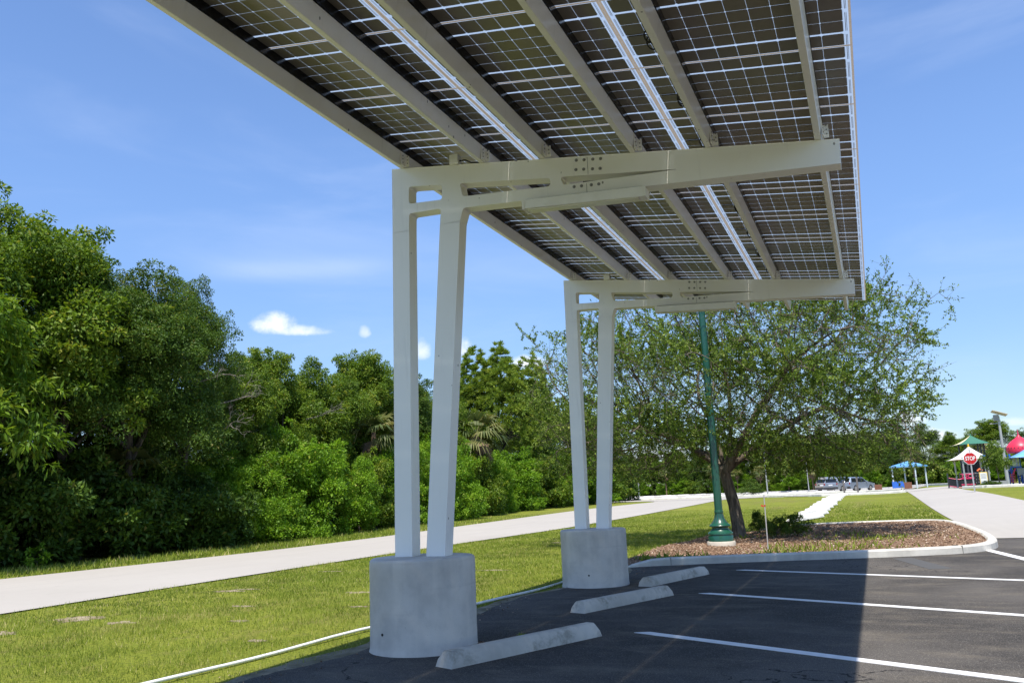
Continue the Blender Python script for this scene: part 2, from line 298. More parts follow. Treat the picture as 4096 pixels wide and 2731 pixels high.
# ------------------------------------------------------------------ mesh helpers
class MB:
    def __init__(s): s.v = []; s.f = []; s.mi = []; s.sm = []
    def add(s, vs, fs, mi=0, smooth=False):
        o = len(s.v); s.v += [tuple(map(float, v)) for v in vs]; s.f += [tuple(i + o for i in f) for f in fs]
        s.mi += [mi] * len(fs); s.sm += [smooth] * len(fs); return s
    def box(s, c, d, rot=None, mi=0):
        vs = [Vector((sx * d[0] / 2, sy * d[1] / 2, sz * d[2] / 2)) for sz in (-1, 1) for sy in (-1, 1) for sx in (-1, 1)]
        if rot is not None: vs = [rot @ v for v in vs]
        vs = [v + Vector(c) for v in vs]
        return s.add(vs, [(0, 2, 3, 1), (4, 5, 7, 6), (0, 1, 5, 4), (2, 6, 7, 3), (0, 4, 6, 2), (1, 3, 7, 5)], mi)
    def prism(s, loops, a, b, axis='y', mi=0):
        """outline (first loop) with holes, in XZ (axis y), YZ (axis x) or XY (axis z), from a to b"""
        def P(p, t): return (p[0], t, p[1]) if axis == 'y' else ((t, p[0], p[1]) if axis == 'x' else (p[0], p[1], t))
        pts = [p for l in loops for p in l]; n = len(pts)
        tri = tessellate_polygon([[Vector((p[0], p[1], 0)) for p in l] for l in loops])
        vs = [P(p, a) for p in pts] + [P(p, b) for p in pts]; fs = []
        for t in tri: fs.append(tuple(t)); fs.append(tuple(i + n for i in reversed(t)))
        o = 0
        for l in loops:
            m = len(l)
            for i in range(m): fs.append((o + i, o + (i + 1) % m, n + o + (i + 1) % m, n + o + i))
            o += m
        return s.add(vs, fs, mi)
    def tube(s, path, rad, n=8, mi=0, cap=True, closed=False):
        path = [Vector(p) for p in path]; m = len(path)
        if not hasattr(rad, '__len__'): rad = [rad] * m
        vs = []; prev = None
        for i, p in enumerate(path):
            d = (path[(i + 1) % m] - path[i - 1]) if closed else (path[min(i + 1, m - 1)] - path[max(i - 1, 0)])
            if d.length < 1e-9: d = Vector((0, 0, 1))
            d.normalize()
            if prev is None: a = d.cross(Vector((0, 0, 1)) if abs(d.z) < .9 else Vector((1, 0, 0))).normalized()
            else: a = (prev - d * prev.dot(d)); a = a.normalized() if a.length > 1e-6 else d.orthogonal().normalized()
            prev = a; b = d.cross(a)
            for k in range(n):
                t = 2 * PI * k / n; vs.append(p + (a * math.cos(t) + b * math.sin(t)) * rad[i])
        fs = []
        for i in range(m if closed else m - 1):
            j = (i + 1) % m
            for k in range(n): fs.append((i * n + k, i * n + (k + 1) % n, j * n + (k + 1) % n, j * n + k))
        if cap and not closed: fs.append(tuple(reversed(range(n)))); fs.append(tuple((m - 1) * n + k for k in range(n)))
        return s.add(vs, fs, mi, True)
    def lathe(s, prof, n=32, c=(0, 0, 0), mi=0, smooth=True):
        vs = []; fs = []
        for r, z in prof:
            for k in range(n): t = 2 * PI * k / n; vs.append((c[0] + r * math.cos(t), c[1] + r * math.sin(t), c[2] + z))
        for i in range(len(prof) - 1):
            for k in range(n): fs.append((i * n + k, i * n + (k + 1) % n, (i + 1) * n + (k + 1) % n, (i + 1) * n + k))
        fs.append(tuple(reversed(range(n)))); fs.append(tuple((len(prof) - 1) * n + k for k in range(n)))
        return s.add(vs, fs, mi, smooth)
    def build(s, name, mat, parent=None, loc=(0, 0, 0), rot=(0, 0, 0), bevel=0., seg=2, sharp=40):
        me = bpy.data.meshes.new(name); me.from_pydata(s.v, [], s.f)
        for m in (mat if isinstance(mat, (list, tuple)) else [mat]): me.materials.append(MAT[m])
        me.polygons.foreach_set('material_index', s.mi); me.polygons.foreach_set('use_smooth', s.sm)
        me.validate(); me.update()
        if any(s.sm): me.set_sharp_from_angle(angle=math.radians(sharp))
        o = bpy.data.objects.new(name, me); col.objects.link(o); o.location = loc; o.rotation_euler = rot
        if parent: o.parent = parent
        if bevel:
            b = o.modifiers.new('bevel', 'BEVEL'); b.width = bevel; b.segments = seg; b.limit_method = 'ANGLE'; b.angle_limit = math.radians(40)
        return o
def tag(o, label=None, cat=None, group=None, kind=None):
    if label: o['label'] = label
    if cat: o['category'] = cat
    if group: o['group'] = group
    if kind: o['kind'] = kind
    return o
def thing(name, label, cat, loc=(0, 0, 0), rz=0, group=None):
    o = bpy.data.objects.new(name, None); col.objects.link(o); o.empty_display_size = .2
    o.location = loc; o.rotation_euler = (0, 0, rz); return tag(o, label, cat, group)
def kids(o): return [c for c in col.objects if c.parent == o]
def copy_tree(o, parent=None):
    c = o.copy(); col.objects.link(c)
    if parent: c.parent = parent
    for ch in kids(o): copy_tree(ch, c)
    return c
def np_mesh(name, verts, faces, mat, tone=None, parent=None, loc=(0, 0, 0), smooth=False):
    """fast mesh of equal-sided faces from arrays"""
    me = bpy.data.meshes.new(name); nv, nf, k = len(verts), len(faces), faces.shape[1]
    me.vertices.add(nv); me.vertices.foreach_set('co', np.ascontiguousarray(verts, np.float32).ravel())
    me.loops.add(nf * k); me.loops.foreach_set('vertex_index', np.ascontiguousarray(faces, np.int32).ravel())
    me.polygons.add(nf); me.polygons.foreach_set('loop_start', np.arange(0, nf * k, k, dtype=np.int32))
    me.polygons.foreach_set('loop_total', np.full(nf, k, np.int32))
    if smooth: me.polygons.foreach_set('use_smooth', np.ones(nf, bool))
    if tone is not None:
        a = me.attributes.new('tone', 'FLOAT', 'POINT'); a.data.foreach_set('value', np.ascontiguousarray(tone, np.float32))
    me.materials.append(MAT[mat]); me.update()
    return mesh_obj(name, me, parent, loc)
def mesh_obj(name, me, parent=None, loc=(0, 0, 0), rz=0, sc=None):
    o = bpy.data.objects.new(name, me); col.objects.link(o); o.location = loc; o.rotation_euler = (0, 0, rz)
    if sc: o.scale = sc
    if parent: o.parent = parent
    return o
def S(t): t = np.clip(t, 0, 1); return t * t * (3 - 2 * t)
def zt(x, y):
    """height of the ground: level lot in front, gentle rise towards the park behind"""
    return .55 * S((np.asarray(y) - 14) / 50) + .30 * S((np.asarray(x) - 5) / 7) * S((np.asarray(y) - 18) / 28)
def zg(x, y): return float(zt(x, y))
def in_poly(px, py, poly):
    r = np.zeros(len(px), bool); n = len(poly)
    for i in range(n):
        x1, y1 = poly[i]; x2, y2 = poly[(i + 1) % n]
        if y1 == y2: continue
        c = ((y1 > py) != (y2 > py)) & (px < (x2 - x1) * (py - y1) / (y2 - y1) + x1); r ^= c
    return r

# ------------------------------------------------------------------ ground, roads, lot
def grid_axis(lo, hi, breaks):
    out = [lo]
    while out[-1] < hi:
        x = out[-1]; st = next((s_ for a, s_ in breaks if x < a), breaks[-1][1]); out.append(x + st)
    return np.array(out)
gx = grid_axis(-900, 900, [(-120, 60), (-40, 8), (40, 1.5), (120, 8), (901, 60)]); gy = grid_axis(-60, 1500, [(-12, 8), (70, 1.5), (160, 8), (1501, 90)])
GX, GY = np.meshgrid(gx, gy); Vg = np.stack([GX.ravel(), GY.ravel(), zt(GX, GY).ravel() - .012], 1)
nx = len(gx); ii, jj = np.meshgrid(np.arange(nx - 1), np.arange(len(gy) - 1)); q = (jj * nx + ii).ravel()
tag(np_mesh('lawn', Vg, np.stack([q, q + 1, q + nx + 1, q + nx], 1), 'lawn_ground', smooth=True), kind='structure')

def ribbon(name, left, right, mat, off, step=1.5):
    """sheet between two polylines that follows the ground"""
    def res(l, n):
        p = np.array(l, float); d = np.r_[0, np.cumsum(np.linalg.norm(np.diff(p, axis=0), axis=1))]
        t = np.linspace(0, d[-1], n); return np.stack([np.interp(t, d, p[:, 0]), np.interp(t, d, p[:, 1])], 1)
    n = max(2, int(sum(math.dist(left[i], left[i + 1]) for i in range(len(left) - 1)) / step)); a = res(left, n); b = res(right, n)
    w = max(2, int(np.linalg.norm(a - b, axis=1).max() / step) + 1)
    t = np.linspace(0, 1, w)[None, :, None]; P = (a[:, None] * (1 - t) + b[:, None] * t).reshape(-1, 2)
    V = np.c_[P, zt(P[:, 0], P[:, 1]) + off]
    i2, j2 = np.meshgrid(np.arange(w - 1), np.arange(n - 1)); q = (j2 * w + i2).ravel()
    return tag(np_mesh(name, V, np.stack([q, q + 1, q + w + 1, q + w], 1)[:, ::-1], mat), kind='structure')
def smooth_line(pts, it=2):
    p = [Vector((a, b, 0)) for a, b in pts]
    for _ in range(it):
        q = [p[0]]
        for i in range(len(p) - 1): q += [p[i] * .75 + p[i + 1] * .25, p[i] * .25 + p[i + 1] * .75]
        p = q + [p[-1]]
    return [(v.x, v.y) for v in p]
ROAD_NEAR = smooth_line([(-7.2, -20), (-7.6, -2), (-8.0, 5), (-8.25, 12), (-8.3, 18), (-7.5, 26), (-6.9, 37), (-6.5, 50), (-6.9, 62), (-7.2, 68), (-4.5, 73)])
ROAD_FAR = smooth_line([(-16.2, -20), (-15.6, 0), (-15.1, 7), (-14.6, 15), (-14.6, 25), (-14.7, 31), (-14.2, 47), (-13.3, 60), (-13.6, 70), (-17, 77), (-24, 80)])
ribbon('road', ROAD_NEAR, ROAD_FAR, 'pale_road', .010)
ribbon('cross_road', [(-60, 79), (-20, 76), (-8, 71.5), (-4.3, 72.6), (0, 66), (3, 67.6), (7.1, 66), (12, 68.5), (20, 72)], [(-60, 92), (-20, 88), (-8, 86), (-4, 86), (0, 85), (3, 84), (7, 82), (12, 81), (20, 80)], 'pale_road', .022)
ribbon('parking_lot', [(-48, 100), (-20, 96), (-2, 92), (8, 84)], [(-48, 150), (-25, 146), (-4, 128), (11, 108)], 'pale_road', .030)
ribbon('side_road', smooth_line([(7.35, 15.85), (7.25, 20), (7.1, 27), (7.0, 37), (7.0, 52), (7.1, 66.5)]), smooth_line([(13.5, 15.85), (12.4, 22), (11.2, 30), (10.7, 36), (10.4, 46), (10.1, 56), (10.6, 68)]), 'pale_road', .012)
ASPH = [(-1.0, -14), (-.62, -4), (-.36, -2.2), (-.29, -1.6), (-.16, -1.1), (.0, -.3), (.03, 1.2), (.05, 2.3), (-.08, 3.1), (-.13, 3.9), (.12, 5.1), (.5, 6.4), (.62, 7.2), (.45, 8.2), (.15, 9.3)]
random.seed(3)
ASPH = [(x + (random.uniform(-.045, .045) if 0 < i else 0), y) for i, (x, y) in enumerate(smooth_line(ASPH, 2))]
mb = MB(); lot = ASPH + [(.7, 9.3), (2.6, 10.1), (4.6, 10.7), (6, 11.3), (7.0, 12.6), (7.25, 15.9), (40, 15.2), (40, -14)]
mb.prism([lot], -.03, .004, 'z'); tag(mb.build('asphalt_lot', 'asphalt'), kind='structure')
# dirt strip between asphalt and grass
rng = np.random.default_rng(5)
left = [(x - .10 - .30 * abs(math.sin(y * 1.9)) * (0.5 + .5 * math.sin(y * .7 + 1)) - random.uniform(0, .09), y) for x, y in ASPH]
ribbon('sandy_edge', left, [(x + .06, y) for x, y in ASPH], 'dirt_edge', -.004, .25)

def stripe(a, b, w, name='parking_line'):
    a = Vector((*a, 0)); b = Vector((*b, 0)); d = (b - a).normalized(); n_ = Vector((-d.y, d.x, 0)) * w / 2
    sk = d * w * .9
    m = MB(); m.prism([[tuple((a + n_ + sk)[:2]), tuple((a - n_)[:2]), tuple((b - n_)[:2]), tuple((b + n_)[:2])]], .0, .009, 'z')
    return tag(m.build(name, 'line_paint'), kind='structure')
for (a, b) in [((2.42, 1.27), (9.7, -2.55)), ((2.44, 4.70), (9.7, 1.12)), ((2.44, 8.20), (9.7, 5.02))]: stripe(a, b, .125)
stripe((6.75, 12.75), (7.6, 7.0), .17)
m = MB(); m.prism([[(5.02, 10.35), (5.36, 10.5), (5.9, 8.2), (5.55, 8.1)]], .0, .007, 'z'); tag(m.build('asphalt_patch', 'asphalt_old'), kind='structure')
# bare sandy patches in the lawn
BARE = [(-5.9, 1.4, .5, .32), (-4.8, 1.15, .22, .14), (-6.15, 4.8, .35, .16), (-6.0, 5.1, .3, .12), (-5.9, .1, .35, .2), (-3.1, 1.5, .2, .1), (-3.3, 4.7, .3, .14), (-4.45, 17.9, .5, .25), (-2.2, 3.0, .16, .07), (-1.7, .2, .13, .08), (-4.2, 2.9, .22, .08), (-1.25, 4.1, .22, .07), (-6.6, 8.6, .3, .1), (-2.6, 8.6, .35, .1)]
for x, y, a, b in BARE:
    m = MB(); pts = [(x + a * math.cos(t) * random.uniform(.4, 1.25), y + b * math.sin(t) * random.uniform(.4, 1.25)) for t in np.linspace(0, 2 * PI, 34)[:-1]]
    z = zg(x, y); m.prism([pts], z - .05, z - .006, 'z'); tag(m.build('bare_patch', 'sandy_soil'), kind='structure')

# ------------------------------------------------------------------ planting island
KERB = smooth_line([(.10, 8.85), (.62, 9.22), (2.55, 10.0), (4.5, 10.6), (5.45, 10.98), (6.4, 11.5), (6.9, 12.35), (7.12, 13.7), (7.2, 16.5), (7.05, 20.8), (6.75, 22.9), (6.1, 23.5), (4.46, 23.2), (2.75, 22.7), (1.75, 21.4), (1.45, 20.2)], 2)
def kerb(name, line, w=.2, h=.15, mat='kerb_concrete', taper=True):
    p = [Vector((a, b, 0)) for a, b in line]; prof = [(-w / 2 - .02, -.08), (-w / 2, h - .035), (-w / 2 + .035, h), (w / 2 - .03, h), (w / 2, h - .03), (w / 2 + .01, -.08)]
    vs = []; n = len(prof); L = 0; fs = []
    for i, c in enumerate(p):
        d = (p[min(i + 1, len(p) - 1)] - p[max(i - 1, 0)]).normalized(); nn = Vector((-d.y, d.x, 0))
        if i: L += (p[i] - p[i - 1]).length
        k = min(1, .06 + L / .75) if taper else 1
        z0 = zg(c.x, c.y)
        for o, z in prof: vs.append(c + nn * -o + Vector((0, 0, z0 + (z * k if z > 0 else z))))
    for i in range(len(p) - 1):
        for k in range(n - 1): fs.append((i * n + k, (i + 1) * n + k, (i + 1) * n + k + 1, i * n + k + 1))
    fs.append(tuple(range(n))); fs.append(tuple(reversed([(len(p) - 1) * n + k for k in range(n)])))
    return tag(MB().add(vs, fs).build(name, mat), kind='structure')
def dense(line, st=.35):
    out = [line[0]]
    for a, b in zip(line, line[1:]):
        d = math.dist(a, b); k = max(1, int(d / st))
        out += [(a[0] + (b[0] - a[0]) * i / k, a[1] + (b[1] - a[1]) * i / k) for i in range(1, k + 1)]
    return out
KERB = dense(KERB); kerb('kerb', KERB)
for t in (.085, .30):                                            # expansion joints: dark slots across the kerb top
    i = int(t * len(KERB)); a = Vector((*KERB[i], 0)); d = (Vector((*KERB[i + 1], 0)) - a).normalized(); ang = math.atan2(d.y, d.x)
    m = MB(); m.box((0, 0, .072), (.005, .222, .158)); tag(m.build('kerb_joint', 'trim_dark', loc=(a.x, a.y, zg(a.x, a.y)), rot=(0, 0, ang)), kind='structure')
ISL = KERB + [(1.2, 19.0), (.2, 18.2), (.0, 15.5), (-.22, 13.2), (-.2, 11.2), (-.12, 9.6)]
mb = MB(); gxs = np.arange(-.5, 7.6, .11); gys = np.arange(8.6, 24, .11)
X2, Y2 = np.meshgrid(gxs, gys); isl_in = in_poly(X2.ravel() + .055, Y2.ravel() + .055, ISL).reshape(X2.shape)
def isl_z(x, y): return zt(x, y) + .055 + .05 * S((np.asarray(y) - 9) / 5) + .03 * np.sin(x * 1.7 + .4) * np.sin(y * 1.1)
V = np.c_[X2.ravel(), Y2.ravel(), isl_z(X2, Y2).ravel()]; nxx = len(gxs); Fq = []
for j in range(len(gys) - 1):
    for i in range(nxx - 1):
        if isl_in[j, i]: Fq.append((j * nxx + i, j * nxx + i + 1, (j + 1) * nxx + i + 1, (j + 1) * nxx + i))
tag(np_mesh('mulch_bed', V, np.array(Fq), 'mulch_soil', smooth=True), kind='structure')

def scatter_quads(pts, nrm_tilt, ln, wd, rng, tone, up=0.):
    n = len(pts); a = rng.uniform(0, 2 * PI, n); d = np.stack([np.cos(a), np.sin(a), rng.normal(0, nrm_tilt, n)], 1); d /= np.linalg.norm(d, axis=1)[:, None]
    s_ = np.cross(d, np.stack([rng.normal(0, nrm_tilt, n), rng.normal(0, nrm_tilt, n), np.ones(n)], 1)); s_ /= np.linalg.norm(s_, axis=1)[:, None]
    L = rng.uniform(*ln, n)[:, None] / 2; Wd = rng.uniform(*wd, n)[:, None] / 2
    V = np.stack([pts - d * L - s_ * Wd, pts + d * L - s_ * Wd, pts + d * L + s_ * Wd, pts - d * L + s_ * Wd], 1).reshape(-1, 3)
    return V, np.arange(4 * n).reshape(-1, 4), np.repeat(tone, 4)
n = 48000; px = rng.uniform(-.5, 7.4, n); py = rng.uniform(8.6, 23.6, n); k = in_poly(px, py, ISL); px, py = px[k], py[k]
P = np.stack([px, py, isl_z(px, py) + rng.uniform(.002, .022, len(px))], 1); t = rng.beta(2, 2, len(px)); t[rng.random(len(px)) < .03] = 1
tag(np_mesh('mulch_chips', *scatter_quads(P, .3, (.02, .065), (.008, .02), rng, t)[:2], 'mulch_chip', np.repeat(t, 4)), kind='stuff')
# ------------------------------------------------------------------ grass
def blades(px, py, h, w, rng, tone, zo=0., lean=.55):
    n = len(px); a = rng.uniform(0, 2 * PI, n); b = np.stack([px, py, zt(px, py) - .012 + zo], 1)
    s_ = np.stack([np.cos(a), np.sin(a), 0 * a], 1) * w[:, None] / 2; la = rng.uniform(0, 2 * PI, n); ll = rng.uniform(.1, lean, n) * h * 1.3
    tip = b + np.stack([np.cos(la) * ll, np.sin(la) * ll, h], 1); V = np.stack([b - s_, b + s_, tip], 1).reshape(-1, 3)
    return V, np.arange(3 * n).reshape(-1, 3), np.repeat(tone, 3)
def pipe_x(y): return np.interp(y, [-14, -3, -1.9, -.7, 1, 3.2, 4.4, 6, 9, 12.6], [-1.4, -1.08, -.97, -.86, -.75, -.38, -.21, -.17, -.1, -.2])
LAWN1 = [(x + .03, y) for x, y in ROAD_NEAR if y < 45] + [(1.2, 45)] + [(1.4, 25), (1.0, 19.5), (0, 18.2), (-.1, 15.5), (-.25, 12), (-.15, 9.2)] + [(x - .16, y) for x, y in reversed(ASPH)]
LAWN2 = [(1.2, 45), (1.4, 24.5), (2.2, 23.0), (4.4, 23.6), (6.1, 23.9), (7.0, 24), (6.95, 30), (6.9, 45)]
VERGE = [(x - .03, y) for x, y in ROAD_FAR if y < 45] + [(-19.5, 45), (-19, 25), (-18.3, 9), (-18, -5)]
PV, PF, PTn = [], [], []; off = 0
_g = np.random.default_rng(9).random((3, 64, 64))
def vnoise(x, y, sc, k):
    u, v = np.asarray(x) / sc + 100, np.asarray(y) / sc + 100; i, j = np.floor(u).astype(int), np.floor(v).astype(int); f, g = u - i, v - j; f, g = f * f * (3 - 2 * f), g * g * (3 - 2 * g); G_ = _g[k]
    return (G_[i % 64, j % 64] * (1 - f) + G_[(i + 1) % 64, j % 64] * f) * (1 - g) + (G_[i % 64, (j + 1) % 64] * (1 - f) + G_[(i + 1) % 64, (j + 1) % 64] * f) * g
def lawn_val(x, y): return .45 * vnoise(x, y, 1.6, 0) + .35 * vnoise(x, y, .45, 1) + .2 * vnoise(x, y, .16, 2)
for poly, cnt, hh, ww in ((LAWN1, 300000, (.018, .062), .0058), (LAWN2, 30000, (.03, .07), .012), (VERGE, 30000, (.04, .14), .011)):
    pa = np.array(poly); x0, y0 = pa.min(0); x1, y1 = pa.max(0); y0 = max(y0, -4.5)
    m_ = cnt * 3; px = rng.uniform(x0, x1, m_)
    yy = y0 + (y1 - y0) * rng.random(m_) ** (2.0 if poly is LAWN1 else 1.2)
    k = in_poly(px, yy, poly); px, yy = px[k][:cnt], yy[k][:cnt]
    keep = np.ones(len(px), bool)
    for bx, by, ba, bb in BARE: keep &= (((px - bx) / ba) ** 2 + ((yy - by) / bb) ** 2 > .7) | (rng.random(len(px)) < .42)
    if poly is LAWN1: keep &= (px < pipe_x(yy) - .03) | (yy > 9) | (rng.random(len(px)) < .5)
    px, yy = px[keep], yy[keep]; dist = np.hypot(px - 4.9, yy + 7.7)
    fade = np.clip((46 - yy) / 16, .0, 1); kk = rng.random(len(px)) < fade + .02; px, yy, dist, fade = px[kk], yy[kk], dist[kk], fade[kk]
    h = (.45 + .55 * fade) * rng.uniform(*hh, len(px)) * rng.choice([1, 1, 1, 1.35], len(px)); w = ww * np.clip(dist / 9, 1, 3.2)
    lv = lawn_val(px, yy); lv = lv - .55 * np.clip(vnoise(px * .6, yy, .8, 1) - .60, 0, 1); h *= .55 + .95 * np.clip(lv, .1, .9); tn = np.clip(rng.normal(.40, .16, len(px)) + 1.5 * (lv - .5), 0, .97); tn[rng.random(len(px)) < .04 + .25 * np.clip(vnoise(px, yy, .9, 2) - .62, 0, 1)] = 1; k3 = rng.random(len(px)) < .15 + 1.1 * vnoise(px, yy, .35, 0); px, yy, h, w, tn = px[k3], yy[k3], h[k3], w[k3], tn[k3]
    V_, F_, T_ = blades(px, yy, h, w, rng, tn); PV.append(V_); PF.append(F_ + off); PTn.append(T_); off += len(V_)
tag(np_mesh('grass_blades', np.concatenate(PV), np.concatenate(PF), 'grass_blade', np.concatenate(PTn)), kind='stuff')
# a green tuft growing through the asphalt and dry leaves blown against the nearest footing
px = rng.uniform(1.265, 1.315, 60); py = rng.uniform(.75, .81, 60); V_, F_, T_ = blades(px, py, rng.uniform(.02, .06, 60), rng.uniform(.008, .016, 60), rng, rng.uniform(.2, .7, 60), .012, 1.2)
tag(np_mesh('weed_tuft', V_, F_, 'grass_blade', T_), 'small green weed tuft growing through the asphalt behind the nearest wheel stop', 'weed')
n_ = 130; th_ = rng.uniform(-.75, .45, n_); rr_ = .55 + np.abs(rng.normal(.03, .06, n_)); P = np.stack([.531 + rr_ * np.cos(th_), .054 + rr_ * np.sin(th_), rng.uniform(.006, .03, n_)], 1); t = rng.uniform(0, .5, n_)
tag(np_mesh('leaf_litter', *scatter_quads(P, .4, (.025, .06), (.015, .03), rng, t)[:2], 'mulch_chip', np.repeat(t, 4)), kind='stuff')
n_ = 420; yy_ = rng.uniform(-3, 9, n_); P = np.stack([np.interp(yy_, [p_[1] for p_ in ASPH], [p_[0] for p_ in ASPH]) + rng.normal(.05, .18, n_), yy_, rng.uniform(.006, .012, n_)], 1); t = rng.uniform(0, 1, n_) ** 2
tag(np_mesh('gravel_litter', *scatter_quads(P, .35, (.008, .03), (.006, .018), rng, t)[:2], 'mulch_chip', np.repeat(t, 4)), kind='stuff')
# weeds on the mulch
wx, wy = [], []
for cx_, cy_, r_, n_ in [(3.3, 11.4, .5, 120), (3.9, 12.2, .6, 160), (4.6, 12.0, .4, 110), (2.9, 10.9, .3, 60), (5.0, 14.8, .5, 140), (5.4, 15.6, .5, 110), (4.4, 13.9, .45, 90), (3.2, 12.8, .5, 80), (.9, 10.5, .3, 60), (.3, 10.3, .25, 40), (4.1, 17.2, .4, 60), (3.5, 16.0, .6, 50), (1.6, 16.5, .4, 50)]:
    wx.append(rng.normal(cx_, r_, n_)); wy.append(rng.normal(cy_, r_ * .7, n_))
wx = np.concatenate(wx); wy = np.concatenate(wy); k = in_poly(wx, wy, ISL); wx, wy = wx[k], wy[k]
V_, F_, T_ = blades(wx, wy, rng.uniform(.06, .2, len(wx)), rng.uniform(.03, .07, len(wx)), rng, np.clip(rng.normal(.35, .2, len(wx)), 0, .8), .06, .9)
tag(np_mesh('weeds', V_, F_, 'grass_blade', T_), kind='stuff')

# ------------------------------------------------------------------ solar canopy
SL = -.1359; ANG = math.atan(SL)
def ztop(x): return 5.132 + SL * (x - .276)
RX = [.445, 1.425, 2.12, 3.075, 3.81, 4.79]; L2 = 5.718
canopy = thing('solar_canopy', 'white steel canopy of glass solar panels cantilevered over the parking stalls', 'solar canopy')
def rounded(pts, r, n=4):
    out = []
    for i, p in enumerate(pts):
        p = Vector(p); a = Vector(pts[i - 1]) - p; b = Vector(pts[(i + 1) % len(pts)]) - p; rr = r[i] if hasattr(r, '__len__') else r
        if rr <= 0: out.append(tuple(p)); continue
        k = min(rr, a.length * .45, b.length * .45); A = p + a.normalized() * k; B = p + b.normalized() * k
        for t in np.linspace(0, 1, n + 1): out.append(tuple(A * (1 - t) ** 2 + p * 2 * t * (1 - t) + B * t * t))
    return out
def make_frame(Y):
    fr = bpy.data.objects.new('support_frame', None); col.objects.link(fr); fr.parent = canopy; fr.location = (0, Y, 0)
    zc = 4.38; T0, T1 = 0., .17
    outer = rounded([(.273, zc), (.276, 5.132), (4.93, ztop(4.93)), (4.918, 4.266), (1.150, 4.522), (1.102, zc), (.866, zc), (.881, 4.560), (.484, 4.574), (.478, zc)], [0, 0, 0, 0, .035, 0, 0, .035, .035, 0])
    A = rounded([(.485, 4.687), (.487, 4.884), (.900, 4.831), (.898, 4.661)], .035)
    Cc = rounded([(1.146, 4.650), (1.116, 4.805), (2.157, 4.664), (2.153, 4.577)], .035)
    Dd = rounded([(2.290, 4.562), (2.266, 4.654), (3.45, 4.503), (3.45, 4.4995)], [.035, .035, 0, 0])
    m = MB(); m.prism([outer, A, Cc, Dd], T0, T1); beam = m.build('beam', 'white_paint', fr, bevel=.0025, seg=1)
    for poly in ([(.240, .80), (.273, zc), (.478, zc), (.438, .80)], [(.600, .80), (.866, zc), (1.102, zc), (.808, .80)]):
        MB().prism([poly], T0 + .0, T1).build('leg', 'white_paint', fr, bevel=.0025, seg=1)
    for bx, bz in [(2.447, 4.797), (2.530, 4.785), (2.622, 4.773), (2.703, 4.762), (2.437, 4.697), (2.520, 4.686), (2.612, 4.671), (2.692, 4.660), (2.408, 4.520), (2.486, 4.514), (2.590, 4.506), (2.668, 4.500)]:
        m = MB(); m.tube([(bx, .004, bz), (bx, -.005, bz)], .0165, 12); m.tube([(bx, -.004, bz), (bx, -.014, bz)], .010, 6); m.build('bolt', 'bolt_metal', fr)
    for xs, z0_, z1_ in ((2.563, 4.625, ztop(2.563) - .012), (2.54, 4.428, 4.53)): MB().box((xs, -.0005, (z0_ + z1_) / 2), (.004, .003, z1_ - z0_)).build('splice_seam', 'bolt_metal', fr)
    m = MB(); m.box((1.055, .04, ztop(1.055) + .062), (.105, .10, .12)); jb = m.build('junction_box', 'fixture_paint', fr, bevel=.008)
    MB().tube([(1.11, .03, ztop(1.1) + .055), (1.18, .03, ztop(1.18) + .06), (1.25, .03, ztop(1.25) + .025), (1.36, .03, ztop(1.36) + .02), (1.41, .03, ztop(1.41) + .05)], .008, 6).build('cable', 'rubber', jb)
    return fr
for Y in (0, L2): make_frame(Y)
PY0, PP = -1.218, 1.104
KLO, KHI = -5, 9
YA, YB = PY0 + KLO * PP, PY0 + KHI * PP
def zpan(x): return 4.743 + SL * (x - 5.130)
for x in RX:
    w = .058; xc = x - w / 2; zb = ztop(xc) + .004; zw = zb + .165; zr = zpan(xc) - .010
    rot = Matrix.Rotation(-ANG, 3, 'Y')
    m = MB(); ya, yb = YA + .1, 8.31
    m.box((xc, (ya + yb) / 2, (zb + zw) / 2), (w, yb - ya, zw - zb), rot)
    p = m.build('purlin', 'purlin_paint', canopy, bevel=.006)
    m = MB(); m.box((xc + .009, (ya + yb) / 2, (zw + zr) / 2 + .001), (w + .012, yb - ya, zr - zw - .002)); m.build('rail', 'black_rail', p)
    for Y in (0, L2):
        m = MB(); m.box((x + .007, Y - .055, zb + .075), (.012, .10, .15)); m.box((x + .035, Y - .01, zb + .06), (.05, .012, .12))
        for zz in (.035, .075, .115):
            m.tube([(x + .010, Y - .07, zb + zz), (x + .020, Y - .07, zb + zz)], .0065, 8, mi=1); m.tube([(x + .042, Y - .012, zb + zz), (x + .042, Y - .022, zb + zz)], .0065, 8, mi=1)
        m.build('clip', ['purlin_paint', 'bolt_metal'], p)
m = MB(); m.box((0, 0, 0), (1.6945, PP - .0006, .009))
m.mi = [0, 1, 1, 1, 1, 1]
pan0 = m.build('solar_panel', ['module_cells', 'module_glass'], canopy); rot_p = (0, -ANG, 0)
first = True
